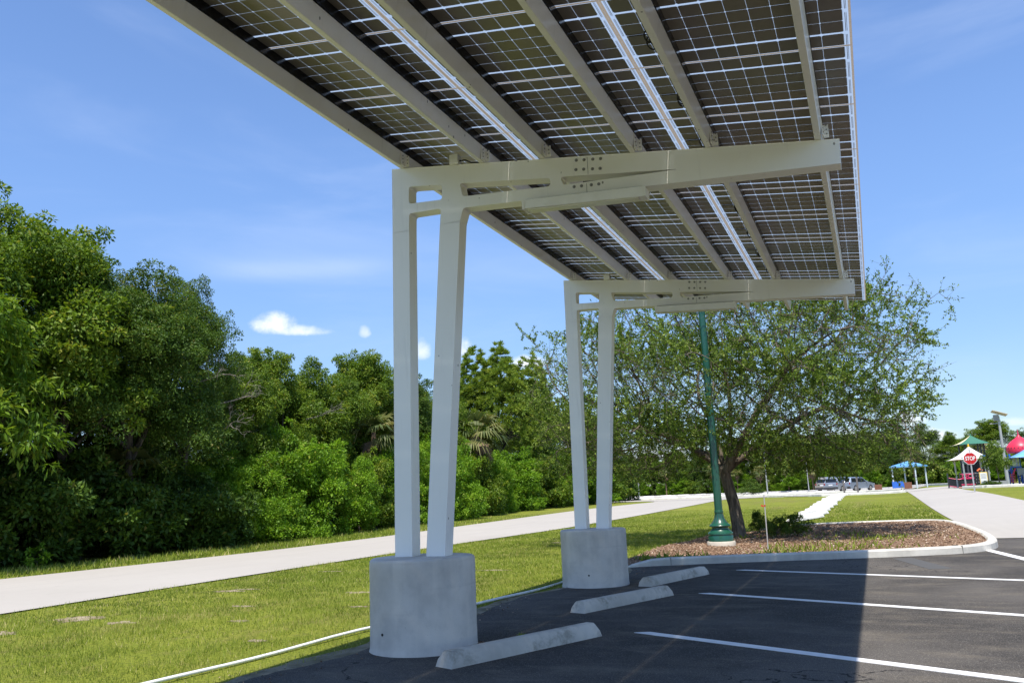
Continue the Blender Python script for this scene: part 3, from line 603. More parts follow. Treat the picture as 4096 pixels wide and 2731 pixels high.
for k in range(KLO, KHI):
    for i in range(3):
        o = pan0 if first else pan0.copy()
        if not first: col.objects.link(o)
        first = False; o.parent = canopy
        xc = .0525 + 1.698 * math.cos(ANG) * (i + .5) + .0
        o.location = (xc, PY0 + (k + .5) * PP, zpan(xc) + .004); o.rotation_euler = rot_p
    # loop of leads tucked beside the fifth purlin
    m = MB(); random.seed(k + 50)
    for j in range(3):
        c = Vector((3.69 + random.uniform(-.02, .02), PY0 + (k + .42) * PP + .05 * j, zpan(3.7) - .07)); r = random.uniform(.035, .05); tl_ = random.uniform(-.5, .5)
        m.tube([c + Vector((r * math.cos(t) * .8, r * .7 * math.cos(t + 1) * math.cos(tl_), r * math.sin(t))) for t in np.linspace(0, 2 * PI, 15)[:-1]], .006, 5, closed=True)
    m.tube([(3.69, PY0 + (k + .42) * PP, zpan(3.69) - .03), (3.66, PY0 + (k + .5) * PP, zpan(3.66) - .006), (3.5, PY0 + (k + .5) * PP, zpan(3.5) - .006)], .005, 5)
    m.build('cable_loop', 'rubber', canopy)
# strip lights under the beams
def strip_light(Y, label):
    t = thing('strip_light', label, 'light fixture', (1.87, Y, 4.348), 0, 'strip lights under the canopy beams')
    k = -.0680; L_ = 1.285
    def bar(x0, x1, lo, hi): return [(x0, lo + k * x0), (x0, hi + k * x0), (x1, hi + k * x1), (x1, lo + k * x1)]
    MB().prism([bar(.022, L_ - .022, 0, .090)], -.10, .05).build('housing', 'fixture_paint', t, bevel=.006)
    for x0 in (0, L_ - .0215): MB().prism([bar(x0, x0 + .0215, -.004, .094)], -.104, .054).build('end_cap', 'fixture_paint', t, bevel=.004)
    MB().prism([bar(.08, L_ - .08, -.012, -.0005)], -.08, .03).build('lens', 'lamp_glass', t)
    MB().prism([bar(.03, L_ - .03, .0905, .103)], -.085, .035).build('shadow_gap', 'rubber', t)  # dark strip painting in the shadow line between housing and beam
    for x0 in (.3, .98): MB().prism([bar(x0, x0 + .05, .1032, .140)], .01, .045).build('bracket', 'fixture_paint', t)
    return t
strip_light(0, 'long boxed strip light hung under the nearest canopy beam'); strip_light(L2, 'long boxed strip light under the farther canopy beam, in front of the oak')
# footings
def footing(Y, label):
    m = MB(); R_ = .538; H_ = .895
    random.seed(int(Y) + 4)
    prof = [(R_ + .012, -.25), (R_ + .012, .0), (R_ + .004, .03), (R_, .07)] + [(R_ + .0015 * math.sin(i * 1.9), .07 + i * (H_ - .1) / 12) for i in range(1, 13)] + [(R_ - .008, H_ - .014), (R_ - .025, H_ - .002), (R_ - .05, H_), (.05, H_ + .004)]
    m.lathe(prof, 64); o = m.build('concrete_footing', 'footing_concrete', loc=(.531, Y + .054, 0), rot=(0, 0, Y))
    tag(o, label, 'concrete footing', 'round concrete footings of the canopy')
    m = MB(); a = -1.55 if Y == 0 else -1.35; m.tube([(math.cos(a - Y - (.35 if Y == 0 else .1)) * (R_ - .01), math.sin(a - Y - (.35 if Y == 0 else .1)) * (R_ - .01), .2), (math.cos(a - Y - (.35 if Y == 0 else .1)) * (R_ + .004), math.sin(a - Y - (.35 if Y == 0 else .1)) * (R_ + .004), .2)], .014, 10); m.build('tie_hole', 'rubber', o)
footing(0, 'round grey concrete footing under the nearest pair of white legs'); footing(L2, 'round grey concrete footing under the farther pair of white legs')

# ------------------------------------------------------------------ wheel stops
STOP_PROF = [(-.112, 0), (-.106, .06), (-.064, .122), (-.045, .135), (.045, .135), (.064, .122), (.106, .06), (.112, 0)]
def stop_mesh(name, L, mat, sc=1.):
    m = MB(); n = len(STOP_PROF); vs = []
    for xx, k in ((-L / 2, 1.), (-L / 2 + .05, 1.), (L / 2 - .05, 1.), (L / 2, 1.)):
        for a, z in STOP_PROF:
            e = abs(xx) == L / 2
            vs.append((xx - (math.copysign(.055, xx) * (z / .135) if e else 0), a * sc, z * sc))
    fs = []
    for i in range(3):
        for k in range(n): fs.append((i * n + k, i * n + (k + 1) % n, (i + 1) * n + (k + 1) % n, (i + 1) * n + k))
    fs += [tuple(range(n)), tuple(reversed(range(3 * n, 4 * n)))]
    m.add(vs, fs)
    for xx in (-L * .32, L * .32):
        m.tube([(xx, 0, .128 * sc), (xx, 0, .138 * sc)], .011, 8)
    return m.build(name, mat, bevel=.008)
sp = stop_mesh('wheel_stop', 2.02, 'stop_concrete')
for i, (a, b, lab) in enumerate([((1.22, -.86), (2.02, 1.02), 'stained concrete wheel stop beside the nearest footing, closest to the camera'), ((1.28, 2.52), (2.02, 4.52), 'mossy concrete wheel stop in the middle of the three, between the two footings'), ((1.35, 5.30), (2.02, 7.65), 'pale concrete wheel stop beside the farther footing, nearest the kerb')]):
    o = sp if i == 0 else sp.copy()
    if i: col.objects.link(o)
    o.location = ((a[0] + b[0]) / 2, (a[1] + b[1]) / 2, .004); o.rotation_euler = (0, 0, math.atan2(b[1] - a[1], b[0] - a[0]) + (PI if i == 1 else 0))
    tag(o, lab, 'wheel stop', 'wheel stops of the parking stalls under the canopy')
# ------------------------------------------------------------------ edging pipe
for pts, lab in (([(-1.35, -6), (-1.12, -3.6), (-.97, -1.9), (-.86, -.73), (-.75, 1.04), (-.38, 3.18), (-.21, 4.43), (-.17, 5.3), (-.12, 6.2)], 'long thin white plastic pipe edging the grass beside the asphalt'), ([(-.06, 9.9), (-.09, 10.6), (-.15, 11.4), (-.21, 12.2)], 'short piece of white plastic pipe edging the mulch')):
    pts = smooth_line(pts, 2)
    tag(MB().tube([(x, y, zg(x, y) + .020 + .008 * math.sin(y * 2.1)) for x, y in pts], .0175, 10).build('edging_pipe', 'pvc_white'), lab, 'edging pipe', 'white edging pipes')
# ------------------------------------------------------------------ green lamp post
lp = thing('lamp_post', 'dark green lamp post with fluted bell base on a round concrete pad', 'lamp post', (1.31, 13.35, float(isl_z(1.31, 13.35)) - .02))
MB().lathe([(.34, -.05), (.34, .10), (.325, .12), (.02, .121)], 40).build('pad', 'pad_concrete', lp)
m = MB(); prof = [(.295, .119), (.297, .24), (.285, .255), (.285, .27), (.300, .285), (.298, .315), (.27, .335), (.20, .40), (.19, .43), (.195, .45), (.245, .465), (.255, .485), (.245, .505), (.225, .515)]
for i in range(11): t_ = i / 10; prof.append((.10 + .115 * (1 - t_) ** 2.1, .52 + .25 * t_))
prof += [(.100, .785), (.108, .79), (.108, .835), (.098, .845), (.05, .846)]
m.lathe(prof, 48); m.build('base', 'lamp_green', lp)
m = MB()
for k in range(12):
    t = 2 * PI * k / 12 + .1
    m.tube([(math.cos(t) * (r + .001), math.sin(t) * (r + .001), z) for r, z in prof[15:24]], .006, 5)
m.build('flute', 'trim_dark', lp)
MB().tube([(0, 0, .84), (0, 0, 6.2)], [.096, .08], 24).build('pole', 'lamp_green', lp)
hd = MB().lathe([(.06, 6.2), (.13, 6.25), (.14, 6.3), (.06, 6.36)], 24).build('lantern_base', 'lamp_green', lp)
MB().lathe([(.09, 6.36), (.19, 6.48), (.21, 6.7), (.16, 6.9)], 24).build('globe', 'lamp_glass', hd); MB().lathe([(.18, 6.9), (.15, 6.98), (.03, 7.08), (.012, 7.18)], 24).build('cap', 'lamp_green', hd)
# marker stake
st = thing('marker_stake', 'thin grey stake with a red ribbon standing in the mulch near the kerb', 'stake', (2.48, 12.55, float(isl_z(2.48, 12.55))))
MB().tube([(0, 0, -.1), (.02, 0, 1.21)], .0125, 8).build('rod', 'stake_grey', st)
m = MB(); m.tube([(.0165, 0, .95), (.017, 0, .985)], .018, 8); m.box((-.03, -.015, .955), (.055, .004, .022), Matrix.Rotation(.5, 3, 'Y')); m.box((-.045, -.01, .975), (.05, .004, .018), Matrix.Rotation(-.3, 3, 'Y')); m.build('ribbon', 'ribbon_red', st)

# ------------------------------------------------------------------ vegetation generators
def unit(a): return a / np.maximum(np.linalg.norm(a, axis=1), 1e-9)[:, None]
def leaf_quads(P, D, U, L, Wd):
    """kite-shaped leaves at P along D, flat side towards U"""
    s_ = unit(np.cross(D, U)); u2 = np.cross(s_, D)
    V = np.stack([P, P + D * (L * .45)[:, None] + s_ * (Wd / 2)[:, None] + u2 * (Wd * .12)[:, None], P + D * L[:, None], P + D * (L * .45)[:, None] - s_ * (Wd / 2)[:, None] + u2 * (Wd * .12)[:, None]], 1)
    return V.reshape(-1, 3), np.arange(4 * len(P)).reshape(-1, 4)
def rand_dir(rng, n): return unit(rng.normal(size=(n, 3)))
def crown_mesh(name, mat, seed, rad, height, base, n_clump, n_leaf, leaf=(.12, .2), wfrac=.45, droop=.2, cl_r=(.17, .33), tone=.45, lump=.8, topflat=.0):
    """crown of leaf clumps: many clumps set over an uneven egg, leaves on each clump's shell"""
    rng = np.random.default_rng(seed); d = rand_dir(rng, n_clump); d[:, 2] = np.where(d[:, 2] < -.55, -d[:, 2], d[:, 2])
    r = (.45 + .55 * rng.random(n_clump) ** .5) * (1 + .24 * np.sin(d[:, 0] * 3.4 + seed) * np.cos(d[:, 1] * 4 - seed) + .10 * np.sin(d[:, 2] * 7 + seed))
    hz = (height - base) / 2
    Cn = np.stack([d[:, 0] * rad * r, d[:, 1] * rad * r, base + hz + d[:, 2] * hz * r], 1)
    if base < .3: Cn[:, 2] = .12 + np.abs(d[:, 2]) * height * r * .88 * (1 - .0 * r)
    tap = 1 - .35 * np.clip((Cn[:, 2] - base) / (2 * hz) - .55, 0, 1) * 2 * (1 - topflat); Cn[:, :2] *= tap[:, None] if base >= .3 else 1
    cr = rad * rng.uniform(*cl_r, n_clump); ct = rng.normal(0, .13, n_clump)
    ns_ = int(n_clump * 3.2); ci = rng.integers(0, n_clump, ns_); sd_ = rand_dir(rng, ns_) + d[ci] * .7 + np.array([0, 0, .35]); sd_ = unit(sd_)
    Cn0 = Cn; Cn = np.concatenate([Cn, Cn[ci] + sd_ * (cr[ci] * rng.uniform(.85, 1.5, ns_) ** 1.1)[:, None]]); cr = np.concatenate([cr, rad * rng.uniform(.055, .10, ns_)]); ct = np.concatenate([ct, rng.normal(.06, .14, ns_)]); n_clump = len(Cn)
    w = cr ** 1.75; idx = rng.choice(n_clump, n_leaf, p=w / w.sum())
    dd = rand_dir(rng, n_leaf); flip = (dd[:, 2] < -.2) & (rng.random(n_leaf) < .7); dd[flip, 2] *= -1
    rr = cr[idx] * (.45 + .6 * rng.random(n_leaf) ** .6)
    P = Cn[idx] + dd * rr[:, None] * np.array([1, 1, lump])
    # sprigs that stick out and break the outline
    k = rng.random(n_leaf) < .05; P[k] += dd[k] * (cr[idx][k] * rng.uniform(.05, .16, k.sum()))[:, None]
    D = unit(dd * .7 + rand_dir(rng, n_leaf) * .8 + np.array([0, 0, -droop]))
    U = unit(rand_dir(rng, n_leaf) * .75 + np.array([0, 0, .8]) + dd * .5)
    L = rng.uniform(*leaf, n_leaf); V, F = leaf_quads(P, D, U, L, L * wfrac)
    tn = np.clip(rng.normal(tone, .17, n_leaf) + ct[idx], 0, .97); tn[rng.random(n_leaf) < .012] = 1
    o = np_mesh(name, V, F, mat, np.repeat(tn, 4)); me = o.data; bpy.data.objects.remove(o); return me, Cn0
def trunk_mesh(name, mat, seed, Cn, base, r0, n_limb=9, lean=.3):
    rng = np.random.default_rng(seed); m = MB(); top = Vector((rng.normal(0, lean), rng.normal(0, lean), base + .3 * (Cn[:, 2].max() - base)))
    pts = [Vector((0, 0, -.2)), Vector((top.x * .2, top.y * .3, top.z * .33)), Vector((top.x * .7, top.y * .6, top.z * .7)), top]
    m.tube(pts, [r0 * 1.35, r0, r0 * .8, r0 * .6], 9)
    for c in Cn[rng.choice(len(Cn), min(n_limb, len(Cn)), replace=False)]:
        c = Vector(c); t = rng.uniform(.45, 1.); a = pts[1].lerp(pts[3], t); mid = a.lerp(c, .5) + (Vector((0, 0, .25)) + Vector(rng.normal(0, .2, 3))) * min(1, lean * 3)
        m.tube([a, mid, c], [r0 * .42, r0 * .25, r0 * .08], 6, cap=False)
    o = m.build(name, mat); me = o.data; bpy.data.objects.remove(o); return me
def variant(mat, seed, rad, H, base, nc, nl, r0, bark='forest_bark', **kw):
    me, Cn = crown_mesh('crown', mat, seed, rad, H, base, nc, nl, **kw); return me, trunk_mesh('trunk', bark, seed + 1, Cn, base, r0, lean=.09 * rad), H
def plant(kind, name, label, cat, x, y, H, rz, group, wide=1., z=None, bits=('crown', 'trunk')):
    cm_, tm_, H0 = kind; s_ = H / H0; t = thing(name, label, cat, (x, y, zg(x, y) if z is None else z), rz, group)
    for me, nm in ((cm_, bits[0]), (tm_, bits[1])): mesh_obj(nm, me, t, sc=(s_ * wide, s_ * wide, s_))
    return t
BROAD = [variant('tree_leaf', 11, 3.3, 10, .9, 90, 95000, .16, leaf=(.10, .19), droop=.5), variant('tree_leaf', 12, 3.1, 10, .8, 84, 92000, .16, leaf=(.09, .18), droop=.4, tone=.5), variant('dark_leaf', 13, 3.4, 11, .8, 96, 95000, .18, leaf=(.10, .20), droop=.6), variant('dark_leaf', 14, 3.0, 11, 1.0, 96, 100000, .16, leaf=(.07, .13), droop=.2, cl_r=(.18, .3))]
TALL = [variant('tree_leaf', 61, 3.6, 11, 2.7, 92, 90000, .19, leaf=(.11, .21), droop=.5, tone=.5), variant('dark_leaf', 62, 3.5, 11, 2.4, 106, 100000, .19, leaf=(.08, .15), droop=.3, tone=.5, cl_r=(.17, .3))]
YEL = variant('yellow_leaf', 15, 2.0, 7.2, 1.2, 34, 8200, .07, leaf=(.18, .34), wfrac=.27, droop=.9, cl_r=(.26, .42))
BUSH = [variant('bright_leaf', 21, 2.3, 4.6, .1, 74, 52000, .05, leaf=(.07, .15), droop=.1, cl_r=(.17, .3), topflat=1), variant('bright_leaf', 22, 2.2, 4.4, .1, 70, 50000, .05, leaf=(.10, .19), droop=.1, cl_r=(.2, .34), tone=.38, topflat=1), variant('tree_leaf', 23, 2.2, 4.4, .1, 56, 32000, .05, leaf=(.10, .20), droop=.2, topflat=1)]
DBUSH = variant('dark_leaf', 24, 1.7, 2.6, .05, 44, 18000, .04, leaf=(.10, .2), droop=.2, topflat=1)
SHRUB = variant('dark_leaf', 25, .36, .62, .0, 26, 5200, .02, leaf=(.03, .065), wfrac=.4, droop=-.5, tone=.55, cl_r=(.25, .4))

# ------------------------------------------------------------------ pine: needle tufts
def pine_mesh(seed, H, rad):
    rng = np.random.default_rng(seed); nt = 1500; d = rand_dir(rng, nt); d[:, 2] = np.where(d[:, 2] < -.35, -d[:, 2], d[:, 2]); r = .5 + .5 * rng.random(nt) ** .45
    C = np.stack([d[:, 0] * rad * r, d[:, 1] * rad * r, H * .56 + d[:, 2] * H * .42 * r], 1); C[:, :2] *= (1 - .3 * np.clip((C[:, 2] - H * .6) / (H * .4), 0, 1))[:, None]
    lob = .18 * np.sin(C[:, 0] * 1.3 + 1) * np.sin(C[:, 1] * 1.2) ; C *= (1 + lob)[:, None]
    nn = 60; idx = np.repeat(np.arange(nt), nn); n = len(idx)
    D = unit(rand_dir(rng, n) + np.array([0, 0, .55]) + d[idx] * .5); L = rng.uniform(.28, .5, n)
    V, F = leaf_quads(C[idx] + D * .03, D, rand_dir(rng, n), L, np.full(n, .06)); tn = np.clip(rng.normal(.45, .16, n) + rng.normal(0, .12, nt)[idx], 0, 1)
    o = np_mesh('crown', V, F, 'pine_needle', np.repeat(tn, 4)); me = o.data; bpy.data.objects.remove(o)
    return me, trunk_mesh('trunk', 'forest_bark', seed, C, H * .25, .2, 40), H
PINE = pine_mesh(31, 13, 5.3)
# ------------------------------------------------------------------ fan palms
def palm_mesh(seed, H, nf=26, spread=1.5, dead=7):
    rng = np.random.default_rng(seed); V = []; T = []; VD = []; TD = []
    def frond(a, e, L, Vv, Tt, tone):
        d = np.array([math.cos(a) * math.cos(e), math.sin(a) * math.cos(e), math.sin(e)]); sd = np.array([-math.sin(a), math.cos(a), 0]); up = np.cross(d, sd) * -1
        p0 = np.array([0, 0, H]); st_ = p0 + d * L * .5
        for s_ in (-.012, .012): pass
        Vv.append(np.array([p0 - sd * .02, p0 + sd * .02, st_ + sd * .012, st_ - sd * .012])); Tt.append(tone)
        for b in np.linspace(-1.35, 1.35, 19):
            dd = d * math.cos(b) + sd * math.sin(b); ll = L * .72 * (.75 + .25 * math.cos(b)) * rng.uniform(.85, 1.1)
            m1 = st_ + dd * ll * .6 + np.array([0, 0, -.06 * L]); tip = st_ + dd * ll + np.array([0, 0, -.30 * L * rng.uniform(.5, 1.4)]); w = np.cross(dd, up); w = w / max(np.linalg.norm(w), 1e-6) * .028 * L
            tn = tone + rng.normal(0, .08)
            Vv.append(np.array([st_ - w * .2, st_ + w * .2, m1 + w, m1 - w])); Tt.append(tn); Vv.append(np.array([m1 - w, m1 + w, tip + w * .1, tip - w * .1])); Tt.append(tn)
    for i in range(nf): frond(rng.uniform(0, 2 * PI), rng.uniform(-.5, 1.25), spread * rng.uniform(.75, 1.1), V, T, rng.uniform(.25, .85))
    for i in range(dead): frond(rng.uniform(0, 2 * PI), rng.uniform(-1.3, -.7), spread * rng.uniform(.6, .95), VD, TD, rng.uniform(0, 1))
    out = []
    for nm, vv, tt, mt in (('crown', V, T, 'palm_frond'), ('dead_fronds', VD, TD, 'dead_frond')):
        vv = np.concatenate(vv); o = np_mesh(nm, vv, np.arange(len(vv)).reshape(-1, 4), mt, np.repeat(np.clip(tt, 0, 1), 4)); out.append(o.data); bpy.data.objects.remove(o)
    m = MB(); m.tube([(0, 0, -.2), (.05, 0, H * .4), (0, .03, H * .8), (0, 0, H + .05)], [.19, .16, .17, .13], 10); o = m.build('trunk', 'palm_bark'); out.append(o.data); bpy.data.objects.remove(o); return out
def put_palm(pm, label, x, y, rz, group, s_=1.):
    t = thing('fan_palm', label, 'palm', (x, y, zg(x, y)), rz, group)
    for me, nm in zip(pm, ('crown', 'dead_fronds', 'trunk')): mesh_obj(nm, me, t, sc=(s_,) * 3)
# ------------------------------------------------------------------ the wood along the road
WD = 'trees of the wood beside the road'
FT = [  # kind, x, y, height, widen, label
 (2, -21.8, 6.2, 10.6, 1.05, 'tall dark tree at the very left edge of the photo'),
 (0, -22.6, 11.0, 12.9, .92, 'tallest broadleaf tree of the wood, near the left edge, leaves against the sky'),
 (2, -21.6, 13.4, 11.4, .92, 'dark broadleaf tree just right of the tallest tree at the left'),
 (3, -21.4, 15.6, 11.2, .9, 'dense dark small-leaved tree in the middle of the tall left group'),
 (3, -21.6, 18.0, 11.5, .66, 'slim dark small-leaved tree whose pointed top ends the tall left group'),
 (0, -21.8, 22.6, 9.0, .75, 'lower tree on the slope of the skyline right of the tall left group'),
 (1, -22.6, 25.8, 9.8, .85, 'rounded broadleaf tree below the small white cloud'),
 (0, -22.4, 29.6, 9.4, .85, 'broadleaf tree right below the gap in the skyline, left of the near legs'),
 (1, -22.6, 34.2, 10.7, .9, 'broadleaf tree with lobed crown just left of the nearest white legs'),
 (2, -22.4, 38.8, 9.9, .9, 'broadleaf tree showing behind the nearest left leg'),
 (0, -22.6, 42.6, 9.2, .8, 'low broadleaf tree seen between the nearest pair of legs'),
 (1, -23.5, 47.4, 9.0, .8, 'broadleaf tree just right of the nearest right leg, beside the pine'),
 (3, -23.5, 65, 11.4, .95, 'dark tree right of the pine, partly behind the oak branches'),
 (0, -24, 75, 10.8, 1., 'broadleaf tree behind the farther left leg'),
 (2, -25, 87, 10.6, 1.1, 'dark tree at the far end of the wood behind the farther legs')]
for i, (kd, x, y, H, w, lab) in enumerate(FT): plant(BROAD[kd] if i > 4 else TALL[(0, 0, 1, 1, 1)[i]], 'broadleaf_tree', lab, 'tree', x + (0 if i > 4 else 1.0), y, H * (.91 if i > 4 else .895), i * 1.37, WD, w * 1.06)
plant(PINE, 'pine_tree', 'rounded pine with tufted needles left of the farther legs', 'tree', -23.6, 56.5, 12.6, .5, WD)
for i, (x, y, H) in enumerate([(-27, 4, 10), (-27.5, 13, 10), (-27, 21, 8.5), (-28, 28, 8), (-28, 36, 8.5), (-28, 44, 8), (-29, 52, 9), (-30, 64, 9), (-31, 78, 9)]):
    plant(BROAD[(i * 3 + 1) % 4], 'broadleaf_tree', 'broadleaf tree in the back row of the wood, showing only through gaps', 'tree', x, y, H, i * 2.1 + .4, 'back row of the wood', 1.2)
plant(YEL, 'young_tree', 'pale green tree with long drooping leaves at the left edge, before the dark wood', 'tree', -18.2, 7.7, 7.2, .3, None)
BT = [(0, 20.2, 3.9, .9), (0, 22.2, 4.5, .95), (1, 24.6, 5.2, .85), (0, 27.6, 4.5, .9), (2, 30.2, 4.3, .8), (1, 32.8, 4.7, .85), (0, 35.4, 5.0, .85), (0, 38.2, 5.4, .85), (1, 41.2, 4.8, .9), (2, 44.2, 4.7, .9), (0, 47.6, 4.6, .9), (1, 51.6, 4.7, 1.), (2, 56.2, 4.9, 1.1), (0, 61.5, 4.7, 1.2), (1, 67.5, 4.6, 1.3), (2, 75, 4.6, 1.4)]
BL = ['bright green roadside bush at the left end of the sunlit bushes', 'bright bush left of the tallest sunlit mound', 'tallest bright bush left of the near legs, a rounded mound', 'bright bush on the right shoulder of the tallest mound', 'duller green bush below the left fan palm', 'bright bush just left of the nearest white legs', 'bright bush behind the nearest left leg', 'bright bush seen between the nearest pair of legs', 'bright bush just right of the nearest right leg', 'duller green bush below the palm with dead fronds', 'bright bush right of the palm with dead fronds', 'bright bush below the pine', 'duller bush below the right side of the pine', 'bright bush just left of the farther legs', 'bush seen between the farther pair of legs', 'last roadside bush before the wood ends, right of the farther legs']
for i, ((kd, y, H, w), lab) in enumerate(zip(BT, BL)): plant(BUSH[kd], 'roadside_bush', lab, 'bush', -19.6 - .02 * y + .3 * math.sin(y * 3), y, H, i * 2.3, 'sunlit bushes along the road', w, bits=('foliage', 'stem'))
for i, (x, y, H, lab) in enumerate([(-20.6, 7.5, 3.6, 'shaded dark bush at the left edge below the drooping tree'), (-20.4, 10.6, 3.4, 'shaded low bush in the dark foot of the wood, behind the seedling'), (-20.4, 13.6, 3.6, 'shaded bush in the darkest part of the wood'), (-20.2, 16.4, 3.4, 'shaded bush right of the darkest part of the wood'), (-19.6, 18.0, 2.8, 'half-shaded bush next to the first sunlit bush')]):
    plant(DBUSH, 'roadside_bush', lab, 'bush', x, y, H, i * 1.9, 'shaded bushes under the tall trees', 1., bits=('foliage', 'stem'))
for i, y in enumerate(np.arange(-3, 96, 4.6)):
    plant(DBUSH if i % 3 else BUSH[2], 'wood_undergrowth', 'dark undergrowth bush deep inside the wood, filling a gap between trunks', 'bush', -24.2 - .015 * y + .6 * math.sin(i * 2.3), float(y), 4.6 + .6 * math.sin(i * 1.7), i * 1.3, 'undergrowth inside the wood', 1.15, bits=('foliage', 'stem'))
sd = variant('bright_leaf', 27, .28, .5, .05, 8, 260, .01, leaf=(.08, .14)); plant(sd, 'seedling', 'tiny bright seedling alone on the grass verge at far left', 'seedling', -17.6, 9.8, .55, 0, None, bits=('foliage', 'stem'))
def dead_twigs(x, y, z, rz, k):
    rng_ = random.Random(k); m = MB()
    def grow(p, d, L, r, lv):
        q = p + d * L; m.tube([p, p + d * L * .5 + Vector((rng_.gauss(0, .04), rng_.gauss(0, .04), rng_.gauss(0, .04))), q], [r, r * .75, r * .45], 5, cap=False)
        if lv:
            for _ in range(3 if lv > 1 else 4): grow(p + d * L * rng_.uniform(.45, 1), (d + Vector((rng_.gauss(0, .5), rng_.gauss(0, .5), rng_.gauss(.05, .45)))).normalized(), L * rng_.uniform(.5, .75), r * .5, lv - 1)
    grow(Vector((0, 0, 0)), Vector((math.cos(rz), math.sin(rz), .25)).normalized(), 1.15, .035, 3)
    return m.build('bare_branch', 'dead_bark')
for i, (tr, dx_, dy_, z_, rz_) in enumerate([(3, 2.1, .9, 6.2, .3), (4, 1.9, .3, 5.6, .5), (4, 1.7, .2, 4.4, -.2), (6, 2.0, .6, 5.6, .2)]):
    t_ = [o for o in col.objects if o.get('label') == FT[tr][5]][0]; b_ = dead_twigs(0, 0, 0, rz_, i); b_.parent = t_; b_.location = Matrix.Rotation(-t_.rotation_euler.z, 3, 'Z') @ Vector((dx_, dy_, z_)); b_.rotation_euler = (0, 0, -t_.rotation_euler.z)
pm1 = palm_mesh(41, 5.4, 26, 1.7, 4); pm2 = palm_mesh(42, 5.2, 28, 2.0, 14)
put_palm(pm1, 'grey-green fan palm rising above the bushes left of the nearest legs', -20.4, 32.2, .4, 'fan palms of the wood', .95)
put_palm(pm2, 'fan palm with a skirt of dead brown fronds right of the nearest legs', -20.1, 44.8, 1.4, 'fan palms of the wood', 1.06)
put_palm(palm_mesh(43, 3.0, 14, 1.5, 6), 'shaded fan palm with a reddish trunk deep in the dark left part of the wood', -20.6, 15.8, 2.4, 'fan palms of the wood')

